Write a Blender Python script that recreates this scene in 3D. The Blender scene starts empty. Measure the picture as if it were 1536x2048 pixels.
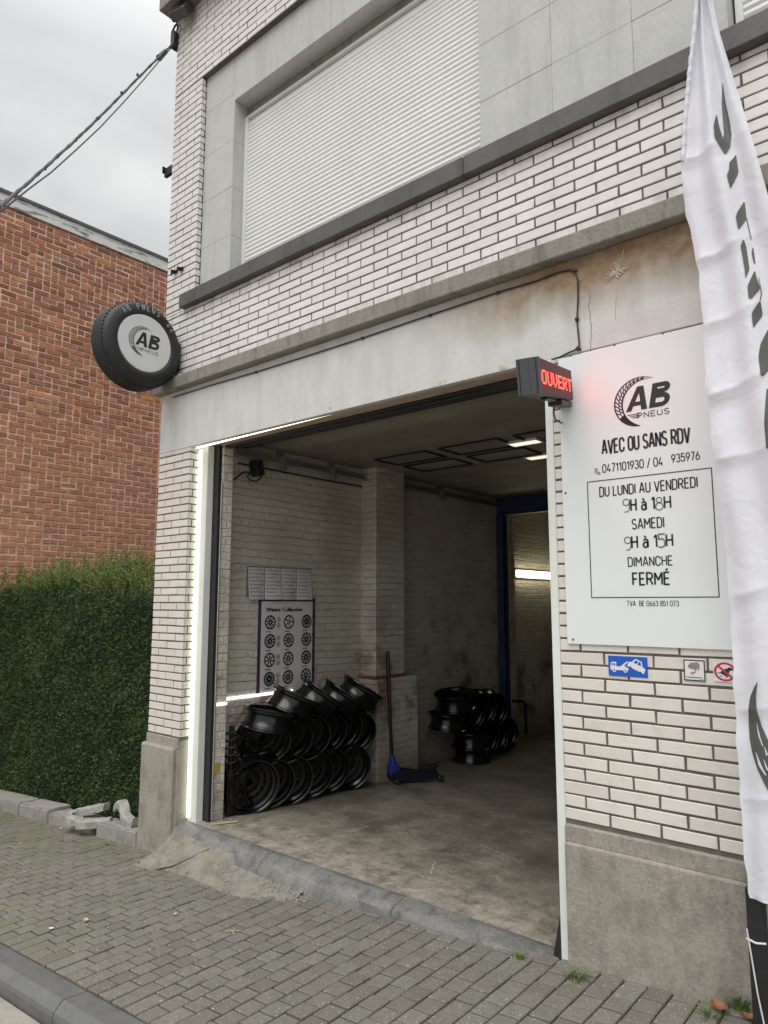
import bpy, bmesh, math, random
import numpy as np
from mathutils import Vector, Matrix
random.seed(7); rng = np.random.default_rng(7)
S = bpy.context.scene
COL = S.collection
# ------------------------------------------------------------------ camera
CF, YAW, PITCH, ROLL = 1399.9765, .7014, .1293, -.0007
CAM = np.array([5.3845, -3.3285, 1.7008])
cy, sy = math.cos(YAW), math.sin(YAW)
fw = np.array([-sy*math.cos(PITCH), cy*math.cos(PITCH), math.sin(PITCH)])
rt = np.array([cy, sy, 0.]); dn = np.cross(fw, rt)
rt, dn = math.cos(ROLL)*rt+math.sin(ROLL)*dn, -math.sin(ROLL)*rt+math.cos(ROLL)*dn
cd = bpy.data.cameras.new('camera'); cam = bpy.data.objects.new('camera', cd); COL.objects.link(cam)
up_ = -dn
cam.matrix_world = Matrix(((rt[0], up_[0], -fw[0], CAM[0]), (rt[1], up_[1], -fw[1], CAM[1]), (rt[2], up_[2], -fw[2], CAM[2]), (0, 0, 0, 1)))
cd.sensor_fit = 'VERTICAL'; cd.sensor_height = 36; cd.lens = CF/2048*36; cd.clip_start = .05; cd.clip_end = 800
S.camera = cam
# ------------------------------------------------------------------ sky and sun (overcast)
W = bpy.data.worlds.new('World'); S.world = W; W.use_nodes = True
nt = W.node_tree; nt.nodes.clear()
def N(nt, t, **kw):
    n = nt.nodes.new(t)
    for k, v in kw.items():
        if k == 'inp':
            for a, b in v.items(): n.inputs[a].default_value = b
        else: setattr(n, k, v)
    return n
SUN_EL, SUN_ROT = math.radians(58), math.radians(200)
o_ = N(nt, 'ShaderNodeOutputWorld'); bg = N(nt, 'ShaderNodeBackground', inp={'Strength': .1})
sk = N(nt, 'ShaderNodeTexSky', sky_type='NISHITA', sun_disc=False, sun_elevation=SUN_EL, sun_rotation=SUN_ROT)
tc = N(nt, 'ShaderNodeTexCoord')
mp = N(nt, 'ShaderNodeMapping', inp={'Scale': (1, 1, 1.7)})
no = N(nt, 'ShaderNodeTexNoise', inp={'Scale': 3.2, 'Detail': 5, 'Roughness': .5, 'Distortion': .6})
cr = N(nt, 'ShaderNodeValToRGB')
cr.color_ramp.elements[0].position = .36; cr.color_ramp.elements[0].color = (5.1, 5.22, 5.25, 1)
cr.color_ramp.elements[1].position = .66; cr.color_ramp.elements[1].color = (7.0, 7.05, 6.9, 1)
sx = N(nt, 'ShaderNodeSeparateXYZ')
mr = N(nt, 'ShaderNodeMapRange', inp={'From Min': .62, 'From Max': 1.0, 'To Min': 1.0, 'To Max': 3.6})
vm = N(nt, 'ShaderNodeVectorMath', operation='SCALE')
mx = N(nt, 'ShaderNodeMix', data_type='RGBA', inp={'Factor': .93})
L = nt.links.new
L(tc.outputs['Generated'], mp.inputs[0]); L(mp.outputs[0], no.inputs[0]); L(no.outputs[0], cr.inputs[0])
L(tc.outputs['Generated'], sx.inputs[0]); L(sx.outputs['Z'], mr.inputs['Value'])
L(cr.outputs[0], vm.inputs[0]); L(mr.outputs[0], vm.inputs['Scale'])
L(sk.outputs[0], mx.inputs['A']); L(vm.outputs[0], mx.inputs['B']); L(mx.outputs['Result'], bg.inputs[0]); L(bg.outputs[0], o_.inputs[0])
sd = bpy.data.lights.new('sun', 'SUN'); sd.energy = 1.5; sd.angle = math.radians(50); sd.color = (1, .97, .93)
sun = bpy.data.objects.new('sun', sd); COL.objects.link(sun)
sdir = Vector((.25, -.75, 1.15)).normalized(); sun.rotation_euler = sdir.to_track_quat('Z', 'Y').to_euler(); sun.location = (3, -8, 12)
S.view_settings.view_transform = 'Standard'; S.view_settings.look = 'None'; S.view_settings.exposure = .35; S.view_settings.gamma = 1
try:
    S.cycles.max_bounces = 8; S.cycles.diffuse_bounces = 6; S.cycles.use_denoising = True
except Exception: pass

# ------------------------------------------------------------------ helpers
def ray(u, v): return rt*((u-768)/CF)+dn*((v-1024)/CF)+fw
def at(u, v, axis=1, val=0.):
    d = ray(u, v); t = (val-CAM[axis])/d[axis]; return CAM+t*d
def g(x): return -.275+.075*min(max(x, -12), 12)
def atg(u, v):
    z = -.1
    for _ in range(25):
        p = at(u, v, 2, z); z = g(p[0])
    return p
class MB:
    def __init__(s): s.v = []; s.f = []; s.m = []
    def add(s, vs, fs, m=0):
        b = len(s.v); s.v.extend([tuple(map(float, p)) for p in vs]); s.f.extend([tuple(b+i for i in f) for f in fs]); s.m.extend([m]*len(fs))
    def box(s, x0, x1, y0, y1, z0, z1, m=0, M=None, bev=0):
        x0, x1 = min(x0, x1), max(x0, x1); y0, y1 = min(y0, y1), max(y0, y1); z0, z1 = min(z0, z1), max(z0, z1)
        if bev > 0:
            bm = bmesh.new(); bmesh.ops.create_cube(bm, size=1)
            for v in bm.verts: v.co = Vector((x0+(v.co.x+.5)*(x1-x0), y0+(v.co.y+.5)*(y1-y0), z0+(v.co.z+.5)*(z1-z0)))
            bmesh.ops.bevel(bm, geom=bm.edges[:], offset=bev, segments=2, affect='EDGES', profile=.5)
            bm.verts.index_update(); vs = [v.co.copy() for v in bm.verts]; fs = [[v.index for v in f.verts] for f in bm.faces]; bm.free()
        else:
            vs = [Vector((x, y, z)) for x in (x0, x1) for y in (y0, y1) for z in (z0, z1)]
            fs = [(0, 1, 3, 2), (4, 6, 7, 5), (0, 4, 5, 1), (2, 3, 7, 6), (0, 2, 6, 4), (1, 5, 7, 3)]
        if M is not None: vs = [M @ Vector(v) for v in vs]
        s.add(vs, fs, m)
    def tube(s, pts, r, n=8, m=0, cap=True):
        pts = [Vector(p) for p in pts]; rs = r if isinstance(r, (list, tuple)) else [r]*len(pts)
        vs = []; fs = []; prev = None
        for i, p in enumerate(pts):
            t = (pts[min(i+1, len(pts)-1)]-pts[max(i-1, 0)]).normalized()
            if prev is None:
                a = Vector((0, 0, 1)) if abs(t.z) < .9 else Vector((1, 0, 0)); nrm = t.cross(a).normalized()
            else: nrm = (prev-t*prev.dot(t)).normalized()
            prev = nrm; bi = t.cross(nrm)
            for k in range(n):
                a = 2*math.pi*k/n; vs.append(p+(nrm*math.cos(a)+bi*math.sin(a))*rs[i])
        for i in range(len(pts)-1):
            for k in range(n):
                a = i*n+k; b = i*n+(k+1) % n; fs.append((a, b, b+n, a+n))
        if cap: fs.append(tuple(range(n))[::-1]); fs.append(tuple(range((len(pts)-1)*n, len(pts)*n)))
        s.add(vs, fs, m)
    def lathe(s, prof, n=48, M=None, m=0, closed=False):
        vs = []; fs = []; k = len(prof)
        for i in range(n):
            a = 2*math.pi*i/n; c, q = math.cos(a), math.sin(a)
            for r, z in prof: vs.append(Vector((r*c, r*q, z)))
        for i in range(n):
            j = (i+1) % n
            for t in range(k if closed else k-1):
                u = (t+1) % k; fs.append((i*k+t, j*k+t, j*k+u, i*k+u))
        if M is not None: vs = [M @ v for v in vs]
        s.add(vs, fs, m)
    def poly(s, pts, fm, m=0):
        s.add([fm(*p) for p in pts], [tuple(range(len(pts)))], m)
    def stroke(s, pts, w, fm, m=0, closed=False, jn=6):
        P = [Vector((p[0], p[1])) for p in pts]; Q = []
        for p in P:
            if not Q or (p-Q[-1]).length > 1e-7: Q.append(p)
        if len(Q) > 2 and (Q[0]-Q[-1]).length < 1e-6: Q.pop(); closed = True
        n = len(Q)
        if n < 2: return
        if not closed:
            for i in range(1, n-1):
                if (Q[i]-Q[i-1]).normalized().dot((Q[i+1]-Q[i]).normalized()) < -.12:
                    s.stroke(Q[:i+1], w, fm, m); s.stroke(Q[i:], w, fm, m); return
        V = []
        for i in range(n):
            a = Q[i]-Q[i-1] if (i > 0 or closed) else Q[1]-Q[0]; c = Q[(i+1) % n]-Q[i] if (i < n-1 or closed) else Q[-1]-Q[-2]
            a = a.normalized(); c = c.normalized(); na = Vector((-a.y, a.x)); nc = Vector((-c.y, c.x)); q = na+nc
            if q.length < .2: q = na
            q.normalize(); k = w/2/max(q.dot(na), .42); V += [fm(*(Q[i]+q*k)), fm(*(Q[i]-q*k))]
        s.add(V, [(2*i, 2*i+1, (2*i+3) % (2*n), (2*i+2) % (2*n)) for i in range(n if closed else n-1)], m)
    def build(s, name, mats, parent=None, smooth=False):
        me = bpy.data.meshes.new(name); me.from_pydata(s.v, [], s.f)
        if not isinstance(mats, (list, tuple)): mats = [mats]
        for m in mats: me.materials.append(m)
        if len(mats) > 1: me.polygons.foreach_set('material_index', s.m)
        if smooth: me.polygons.foreach_set('use_smooth', [True]*len(me.polygons))
        me.update(); o = bpy.data.objects.new(name, me); COL.objects.link(o)
        if smooth:
            try: me.set_sharp_from_angle(angle=math.radians(38))
            except Exception: pass
        if parent is not None: o.parent = parent
        return o
def tag(o, label=None, cat=None, group=None, kind=None):
    if label: o['label'] = label
    if cat: o['category'] = cat
    if group: o['group'] = group
    if kind: o['kind'] = kind
    return o
def empty(name, loc=(0, 0, 0), label=None, cat=None, group=None):
    o = bpy.data.objects.new(name, None); o.empty_display_size = .1; COL.objects.link(o); o.location = loc
    return tag(o, label, cat, group)
def at_origin(o, p):
    "parent keeps world-space mesh: shift mesh so that it sits under an Empty at p"
    o.data.transform(Matrix.Translation(-Vector(p))); return o
def npmesh(name, V, F, mats, parent=None):
    me = bpy.data.meshes.new(name); nv, nf = len(V), len(F); k = F.shape[1]
    me.vertices.add(nv); me.vertices.foreach_set('co', np.asarray(V, np.float32).ravel())
    me.loops.add(nf*k); me.loops.foreach_set('vertex_index', F.ravel().astype(np.int32))
    me.polygons.add(nf); me.polygons.foreach_set('loop_start', np.arange(0, nf*k, k, dtype=np.int32))
    me.polygons.foreach_set('loop_total', np.full(nf, k, np.int32))
    me.materials.append(mats); me.update(calc_edges=True); me.validate()
    o = bpy.data.objects.new(name, me); COL.objects.link(o)
    if parent is not None: o.parent = parent
    return o

# ------------------------------------------------------------------ materials
def lin(r, g_, b): return tuple(((c/255)/12.92 if c/255 < .04045 else ((c/255+.055)/1.055)**2.4) for c in (r, g_, b))
def newmat(name):
    m = bpy.data.materials.new(name); m.use_nodes = True; t = m.node_tree; t.nodes.clear()
    o = t.nodes.new('ShaderNodeOutputMaterial'); b = t.nodes.new('ShaderNodeBsdfPrincipled'); t.links.new(b.outputs[0], o.inputs[0])
    return m, t, b
def sc(c, k): return (min(c[0]*k, 1), min(c[1]*k, 1), min(c[2]*k, 1), 1)
def ramp(t, fac, stops):
    r = t.nodes.new('ShaderNodeValToRGB'); e = r.color_ramp.elements
    while len(e) < len(stops): e.new(.5)
    for i, (p, c) in enumerate(stops):
        e[i].position = p; e[i].color = (c, c, c, 1) if isinstance(c, (int, float)) else (c[0], c[1], c[2], 1)
    t.links.new(fac, r.inputs[0]); return r.outputs[0]
def noise(t, vec, scale, detail=4, rough=.55, dist=0):
    n = N(t, 'ShaderNodeTexNoise', inp={'Scale': scale, 'Detail': detail, 'Roughness': rough, 'Distortion': dist}); t.links.new(vec, n.inputs[0]); return n.outputs[0]
def mixc(t, fac, a, b, mode='MIX'):
    m = N(t, 'ShaderNodeMix', data_type='RGBA', blend_type=mode)
    for k, v in (('Factor', fac), ('A', a), ('B', b)):
        if hasattr(v, 'is_output'): t.links.new(v, m.inputs[k])
        elif isinstance(v, (int, float)): m.inputs[k].default_value = v
        else: m.inputs[k].default_value = (v[0], v[1], v[2], 1)
    return m.outputs['Result']
def math_(t, op, a, b=None, c=None, clamp=False):
    m = N(t, 'ShaderNodeMath', operation=op, use_clamp=clamp)
    for i, v in enumerate((a, b, c)):
        if v is None: continue
        if hasattr(v, 'is_output'): t.links.new(v, m.inputs[i])
        else: m.inputs[i].default_value = v
    return m.outputs[0]
def bump(t, b, h, strength, dist=.01):
    n = N(t, 'ShaderNodeBump', inp={'Strength': strength, 'Distance': dist}); t.links.new(h, n.inputs['Height']); t.links.new(n.outputs[0], b.inputs['Normal'])
def obj_co(t): return t.nodes.new('ShaderNodeTexCoord').outputs['Object']
def geo(t, k): return t.nodes.new('ShaderNodeNewGeometry').outputs[k]
def pmat(name, col, rough=.6, var=.12, scale=6, bs=0, bscale=80, island=0, metallic=0, spec=.5, tint=None, tscale=1.5, tfac=.5, coat=0):
    m, t, b = newmat(name); co = obj_co(t)
    n = noise(t, co, scale, 5)
    c = mixc(t, ramp(t, n, [(.3, 0.), (.7, 1.)]), sc(col, 1-var), sc(col, 1+var))
    if tint is not None:
        n2 = noise(t, co, tscale, 4, .6); c = mixc(t, math_(t, 'MULTIPLY', ramp(t, n2, [(.45, 0.), (.7, 1.)]), tfac), c, tint)
    if island:
        r = geo(t, 'Random Per Island'); c = mixc(t, 1., c, ramp(t, r, [(0., 1-island), (1., 1.)]), 'MULTIPLY')
    t.links.new(c, b.inputs['Base Color']); b.inputs['Roughness'].default_value = rough; b.inputs['Metallic'].default_value = metallic
    b.inputs['Specular IOR Level'].default_value = spec; b.inputs['Coat Weight'].default_value = coat
    if bs: bump(t, b, noise(t, co, bscale, 4), bs, .004)
    return m
def emit(name, col, strength, base=(.8, .8, .8)):
    m, t, b = newmat(name); b.inputs['Base Color'].default_value = (*base, 1); b.inputs['Emission Color'].default_value = (*col, 1); b.inputs['Emission Strength'].default_value = strength
    return m
# white facing brick: glazed, slightly different tint per brick, grime below the sills
def brick_white():
    m, t, b = newmat('white_facing_brick'); co = obj_co(t); r = geo(t, 'Random Per Island')
    c = ramp(t, r, [(0, (.685, .655, .645)), (.35, (.725, .70, .69)), (.7, (.75, .73, .72)), (1, (.70, .67, .655))])
    s = N(t, 'ShaderNodeSeparateXYZ'); t.links.new(co, s.inputs[0])
    low = N(t, 'ShaderNodeMapRange', inp={'From Min': 3.2, 'From Max': 2.6}); t.links.new(s.outputs['Z'], low.inputs[0])
    c = mixc(t, math_(t, 'MULTIPLY', low.outputs[0], .8), c, mixc(t, 1., c, (.94, .91, .83), 'MULTIPLY'))
    n = noise(t, co, 14, 6, .65); c = mixc(t, ramp(t, n, [(.5, 0.), (.78, .38)]), c, (.42, .39, .34))
    n3 = noise(t, co, 2.2, 4); c = mixc(t, ramp(t, n3, [(.5, 0.), (.75, .22)]), c, (.5, .44, .36))
    c = mixc(t, ramp(t, noise(t, co, 34, 3, .6), [(.69, 0.), (.73, .55)]), c, (.30, .265, .225))
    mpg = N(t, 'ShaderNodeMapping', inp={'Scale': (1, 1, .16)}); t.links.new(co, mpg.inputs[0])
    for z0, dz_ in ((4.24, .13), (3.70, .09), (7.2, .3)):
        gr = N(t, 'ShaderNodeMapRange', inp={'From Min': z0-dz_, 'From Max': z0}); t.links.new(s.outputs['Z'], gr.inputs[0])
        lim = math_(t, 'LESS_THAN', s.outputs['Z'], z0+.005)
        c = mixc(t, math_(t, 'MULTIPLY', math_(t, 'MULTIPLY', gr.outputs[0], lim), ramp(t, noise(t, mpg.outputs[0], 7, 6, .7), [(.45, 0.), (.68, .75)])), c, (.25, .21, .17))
    c = mixc(t, ramp(t, noise(t, mpg.outputs[0], 4, 6, .7), [(.6, 0.), (.75, .2)]), c, (.38, .34, .29))
    t.links.new(c, b.inputs['Base Color']); b.inputs['Roughness'].default_value = .42
    bump(t, b, noise(t, co, 90, 5), .35, .0025); return m
def stained_concrete():
    m, t, b = newmat('lintel_concrete'); co = obj_co(t)
    s = N(t, 'ShaderNodeSeparateXYZ'); t.links.new(co, s.inputs[0])
    mpn = N(t, 'ShaderNodeMapping', inp={'Scale': (1, 1, .22)}); t.links.new(co, mpn.inputs[0])
    c = mixc(t, noise(t, co, 5, 6), (.50, .50, .48), (.665, .665, .64))
    c = mixc(t, ramp(t, noise(t, mpn.outputs[0], 9, 5), [(.45, 0.), (.75, .35)]), c, (.36, .35, .32))
    # brown run-off stain below the ledge: its edge wanders, ends at the left pillar
    h = N(t, 'ShaderNodeMapRange', inp={'From Min': 3.14, 'From Max': 3.38}); t.links.new(math_(t, 'ADD', s.outputs['Z'], math_(t, 'MULTIPLY', math_(t, 'SUBTRACT', noise(t, mpn.outputs[0], 2.6, 5), .5), .5)), h.inputs[0])
    xm = N(t, 'ShaderNodeMapRange', inp={'From Min': .2, 'From Max': 1.1}); t.links.new(s.outputs['X'], xm.inputs[0])
    st = math_(t, 'MULTIPLY', math_(t, 'MULTIPLY', h.outputs[0], xm.outputs[0]), ramp(t, noise(t, co, 16, 5), [(.3, .75), (.6, 1.)]))
    c = mixc(t, st, c, (.235, .15, .075))
    n2 = noise(t, co, 40, 3); c = mixc(t, ramp(t, n2, [(.62, 0.), (.75, .25)]), c, (.3, .28, .25))
    t.links.new(c, b.inputs['Base Color']); b.inputs['Roughness'].default_value = .85; bump(t, b, noise(t, co, 55, 6), .5, .004); return m
def weathered(name, a, c2, dark, vs=.25, rough=.88, bs=.5, moss=None):
    m, t, b = newmat(name); co = obj_co(t)
    mpn = N(t, 'ShaderNodeMapping', inp={'Scale': (1, 1, vs)}); t.links.new(co, mpn.inputs[0])
    c = mixc(t, noise(t, co, 4, 7, .6), a, c2)
    c = mixc(t, ramp(t, noise(t, mpn.outputs[0], 11, 6, .65), [(.48, 0.), (.72, .7)]), c, dark)
    c = mixc(t, ramp(t, noise(t, co, 70, 4), [(.35, .35), (.55, 0.)]), c, dark)
    if moss: c = mixc(t, ramp(t, noise(t, co, 6, 6, .7), [(.55, 0.), (.75, .6)]), c, moss)
    t.links.new(c, b.inputs['Base Color']); b.inputs['Roughness'].default_value = rough; bump(t, b, noise(t, co, 60, 7, .65), bs, .005); return m
def inner_brick(name='whitewashed_brick', red=True, ax='Y'):
    m, t, b = newmat(name); co = obj_co(t)
    s = N(t, 'ShaderNodeSeparateXYZ'); t.links.new(co, s.inputs[0])
    cmb = N(t, 'ShaderNodeCombineXYZ')
    wob = math_(t, 'MULTIPLY', math_(t, 'SUBTRACT', noise(t, co, 3.5, 4), .5), .05)
    t.links.new(math_(t, 'ADD', math_(t, 'ADD', s.outputs['Y'], s.outputs['X']), wob), cmb.inputs[0]); t.links.new(math_(t, 'ADD', s.outputs['Z'], wob), cmb.inputs[1])
    br = N(t, 'ShaderNodeTexBrick', inp={'Scale': 1., 'Mortar Size': .007, 'Mortar Smooth': .4, 'Brick Width': .215, 'Row Height': .068, 'Color1': (0, 0, 0, 1), 'Color2': (1, 1, 1, 1)})
    t.links.new(cmb.outputs[0], br.inputs[0])
    mort = br.outputs['Fac']
    fz = math_(t, 'FRACT', math_(t, 'DIVIDE', math_(t, 'ADD', s.outputs['Z'], math_(t, 'ADD', wob, math_(t, 'MULTIPLY', math_(t, 'SUBTRACT', noise(t, co, 14, 3), .5), .012))), .068))
    hor = ramp(t, math_(t, 'ABSOLUTE', math_(t, 'SUBTRACT', fz, .5)), [(.43, 0.), (.485, 1.)])
    mpc = N(t, 'ShaderNodeMapping', inp={'Scale': (1, 1, 2.6)}); t.links.new(co, mpc.inputs[0])
    c = mixc(t, br.outputs['Color'], (.63, .60, .525), (.71, .68, .60))
    c = mixc(t, ramp(t, noise(t, co, 1.3, 5), [(.42, 0.), (.68, .7)]), c, (.43, .385, .30))
    # old paint gone: bare red brick low on the wall in wandering patches
    if red:
        h = N(t, 'ShaderNodeMapRange', inp={'From Min': 1.9, 'From Max': .9}); t.links.new(s.outputs['Z'], h.inputs[0])
        pt = math_(t, 'MULTIPLY', h.outputs[0], ramp(t, noise(t, co, 2.4, 7, .68), [(.52, 0.), (.62, .8)]))
        c = mixc(t, pt, c, mixc(t, br.outputs['Color'], (.21, .085, .055), (.29, .17, .12)))
    gap = math_(t, 'ADD', math_(t, 'MULTIPLY', hor, ramp(t, noise(t, mpc.outputs[0], 3.2, 5, .62), [(.57, 0.), (.68, .95)])), math_(t, 'MULTIPLY', mort, ramp(t, noise(t, co, 4, 4, .6), [(.55, 0.), (.75, .3)])), clamp=True)
    c = mixc(t, gap, c, (.055, .048, .04))
    c = mixc(t, ramp(t, noise(t, co, 24, 4), [(.68, 0.), (.74, .8)]), c, (.09, .07, .055))
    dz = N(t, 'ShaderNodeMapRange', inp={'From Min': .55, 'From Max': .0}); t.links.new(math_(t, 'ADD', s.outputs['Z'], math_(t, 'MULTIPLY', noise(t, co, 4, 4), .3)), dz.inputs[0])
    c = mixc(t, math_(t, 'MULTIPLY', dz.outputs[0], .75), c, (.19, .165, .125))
    t.links.new(c, b.inputs['Base Color']); b.inputs['Roughness'].default_value = .75
    hgt = math_(t, 'SUBTRACT', math_(t, 'MULTIPLY', noise(t, co, 22, 6), .9), math_(t, 'MULTIPLY', math_(t, 'ADD', hor, mort), .22)); bump(t, b, hgt, 1., .016)
    return m
def floor_mat():
    m, t, b = newmat('garage_floor_concrete'); co = obj_co(t)
    c = mixc(t, ramp(t, noise(t, co, 2.6, 8, .72), [(.32, 0.), (.68, 1.)]), (.12, .108, .085), (.30, .27, .215))
    c = mixc(t, ramp(t, noise(t, co, 1.4, 8, .7), [(.48, 0.), (.62, .7)]), c, (.075, .064, .05))
    c = mixc(t, ramp(t, noise(t, co, 7, 6, .7), [(.56, 0.), (.68, .6)]), c, (.07, .06, .048))
    c = mixc(t, ramp(t, noise(t, co, 45, 5, .7), [(.38, .6), (.52, 0.)]), c, (.08, .07, .055))
    mpn = N(t, 'ShaderNodeMapping', inp={'Scale': (.6, 3, 1), 'Rotation': (0, 0, .5)}); t.links.new(co, mpn.inputs[0])
    c = mixc(t, ramp(t, noise(t, mpn.outputs[0], 8, 6, .7), [(.62, 0.), (.72, .55)]), c, (.44, .40, .33))
    s = N(t, 'ShaderNodeSeparateXYZ'); t.links.new(co, s.inputs[0])
    near_door = N(t, 'ShaderNodeMapRange', inp={'From Min': .9, 'From Max': .0}); t.links.new(s.outputs['Y'], near_door.inputs[0])  # patchy lighter tone that grows towards the doorway
    c = mixc(t, math_(t, 'MULTIPLY', near_door.outputs[0], ramp(t, noise(t, co, 9, 6, .7), [(.4, 0.), (.65, .85)])), c, (.46, .42, .35))
    t.links.new(c, b.inputs['Base Color']); b.inputs['Roughness'].default_value = .62; bump(t, b, noise(t, co, 40, 6), .35, .004); return m
def paver_mat():
    m, t, b = newmat('concrete_paver'); co = obj_co(t); r = geo(t, 'Random Per Island')
    c = ramp(t, r, [(0, (.132, .122, .104)), (.3, (.172, .160, .138)), (.6, (.155, .146, .125)), (.85, (.186, .178, .155)), (1, (.182, .158, .136))])
    c = mixc(t, ramp(t, noise(t, co, 30, 4), [(.35, .45), (.6, 0.)]), c, (.12, .105, .085))
    c = mixc(t, ramp(t, noise(t, co, 120, 2), [(.665, 0.), (.70, .9)]), c, (.66, .64, .58))
    s = N(t, 'ShaderNodeSeparateXYZ'); t.links.new(co, s.inputs[0])
    mo = N(t, 'ShaderNodeMapRange', inp={'From Min': 1.7, 'From Max': -.2}); t.links.new(s.outputs['X'], mo.inputs[0])
    ms = math_(t, 'MULTIPLY', math_(t, 'ADD', math_(t, 'MULTIPLY', mo.outputs[0], .8), .12), ramp(t, noise(t, co, 1.7, 6, .65), [(.42, 0.), (.68, 1.)]))
    c = mixc(t, ms, c, (.125, .135, .06))
    t.links.new(c, b.inputs['Base Color']); b.inputs['Roughness'].default_value = .82; bump(t, b, noise(t, co, 80, 5), .7, .004); return m
def red_brick():
    m, t, b = newmat('old_red_brick'); co = obj_co(t); r = geo(t, 'Random Per Island')
    c = ramp(t, r, [(0, (.19, .085, .058)), (.15, (.30, .118, .074)), (.5, (.38, .155, .092)), (.85, (.45, .19, .11)), (.94, (.60, .27, .105)), (1, (.29, .175, .12))])
    n = noise(t, co, 2.3, 6, .75); c = mixc(t, ramp(t, n, [(.60, 0.), (.66, .75)]), c, (.56, .20, .07))
    s = N(t, 'ShaderNodeSeparateXYZ'); t.links.new(co, s.inputs[0])
    lo = N(t, 'ShaderNodeMapRange', inp={'From Min': 5.6, 'From Max': 2.5}); t.links.new(s.outputs['Z'], lo.inputs[0])
    c = mixc(t, math_(t, 'MULTIPLY', lo.outputs[0], .6), c, (.64, .325, .205))
    c = mixc(t, ramp(t, noise(t, co, 26, 4), [(.33, .4), (.55, 0.)]), c, (.13, .06, .045))
    mps = N(t, 'ShaderNodeMapping', inp={'Scale': (1, 1, .3)}); t.links.new(co, mps.inputs[0])
    c = mixc(t, ramp(t, noise(t, mps.outputs[0], .9, 5, .6), [(.52, 0.), (.72, .45)]), c, (.17, .085, .065))
    t.links.new(c, b.inputs['Base Color']); b.inputs['Roughness'].default_value = .88; bump(t, b, noise(t, co, 38, 5), .9, .008); return m
def peeling():
    m, t, b = newmat('peeling_white_paint'); co = obj_co(t)
    mpn = N(t, 'ShaderNodeMapping', inp={'Scale': (1, .35, 2)}); t.links.new(co, mpn.inputs[0])
    c = mixc(t, ramp(t, noise(t, mpn.outputs[0], 7, 7, .7), [(.5, 0.), (.6, 1.)]), (.66, .67, .66), (.2, .2, .185))
    t.links.new(c, b.inputs['Base Color']); b.inputs['Roughness'].default_value = .8; return m
def leafmat(name, stops, tr=.25):
    m, t, b = newmat(name); r = geo(t, 'Random Per Island'); co = obj_co(t)
    c = ramp(t, r, stops)
    c = mixc(t, ramp(t, noise(t, co, 1.6, 4), [(.35, 0.), (.7, .7)]), c, stops[-1][1])
    t.links.new(c, b.inputs['Base Color']); b.inputs['Roughness'].default_value = .5; b.inputs['Specular IOR Level'].default_value = .3
    return m
def cloth_mat():
    m, t, b = newmat('white_banner_cloth'); b.inputs['Base Color'].default_value = (.84, .85, .925, 1); b.inputs['Roughness'].default_value = .55
    b.inputs['Sheen Weight'].default_value = .2
    tr = N(t, 'ShaderNodeBsdfTranslucent'); tr.inputs[0].default_value = (.72, .72, .78, 1)
    ms = N(t, 'ShaderNodeMixShader', inp={0: .3}); o = [n for n in t.nodes if n.type == 'OUTPUT_MATERIAL'][0]
    t.links.new(b.outputs[0], ms.inputs[1]); t.links.new(tr.outputs[0], ms.inputs[2]); t.links.new(ms.outputs[0], o.inputs[0])
    co = obj_co(t); bump(t, b, noise(t, co, 9, 5, .6, .8), .35, .02); return m

M = {}
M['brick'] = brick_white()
M['mortar'] = pmat('grey_mortar', (.128, .113, .098), .9, .2, 20, .4)
M['lintel'] = stained_concrete()
M['ledge'] = weathered('ledge_concrete', (.20, .19, .16), (.33, .315, .275), (.105, .10, .085))
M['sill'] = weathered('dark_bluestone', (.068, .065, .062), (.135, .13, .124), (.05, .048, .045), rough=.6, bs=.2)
M['stone'] = weathered('grey_cast_stone', (.45, .46, .45), (.55, .555, .54), (.38, .385, .37), vs=.12, rough=.8, bs=.35)
M['plinth'] = weathered('roughcast_plinth', (.27, .245, .205), (.40, .365, .315), (.15, .135, .115), vs=.6, bs=.9)
M['step'] = weathered('worn_bluestone', (.085, .085, .084), (.30, .29, .27), (.035, .036, .037), vs=.35, rough=.55, bs=.3)
M['cement'] = weathered('patched_cement', (.17, .158, .13), (.33, .308, .265), (.095, .09, .072), vs=1, bs=1., moss=(.16, .15, .06))
M['border'] = weathered('border_concrete', (.27, .26, .24), (.36, .345, .32), (.16, .15, .13), vs=1, moss=(.14, .14, .06))
M['oldstone'] = weathered('pale_cast_stone', (.33, .32, .29), (.43, .42, .385), (.17, .165, .14), vs=1, moss=(.17, .17, .08))
M['kerb'] = weathered('kerb_bluestone', (.105, .107, .11), (.165, .165, .165), (.08, .08, .08), vs=1, rough=.6, bs=.25)
M['road'] = weathered('road_concrete', (.28, .255, .22), (.37, .345, .30), (.2, .18, .155), vs=1, bs=.7)
M['wash'] = inner_brick(); M['floor'] = floor_mat(); M['paver'] = paver_mat(); M['red'] = red_brick(); M['peel'] = peeling()
M['sand'] = pmat('sandy_joint', (.050, .044, .032), .95, .3, 8, .5, tint=(.045, .06, .02), tfac=.7)
M['redmortar'] = pmat('lime_mortar', (.66, .50, .385), .95, .2, 9, .4)
M['shutter'] = pmat('white_shutter', (.80, .805, .795), .45, .03, 3)
M['pvc'] = pmat('white_profile', (.70, .72, .68), .4, .05, 3)
M['darkgap'] = pmat('dark_void', (.02, .02, .02), .8, .1)
M['black'] = pmat('black_plastic', (.018, .018, .02), .45, .2, 20)
M['rubber'] = pmat('tyre_rubber', (.016, .017, .019), .55, .2, 14, .25, 120)
M['steelblk'] = pmat('black_painted_steel', (.0045, .0048, .006), .22, .3, 10, spec=.55)
M['steeldull'] = pmat('dull_black_steel', (.013, .0125, .0125), .5, .35, 16, spec=.3)
M['rustframe'] = pmat('dirty_brown_profile', (.52, .37, .29), .6, .2, 9)
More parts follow.
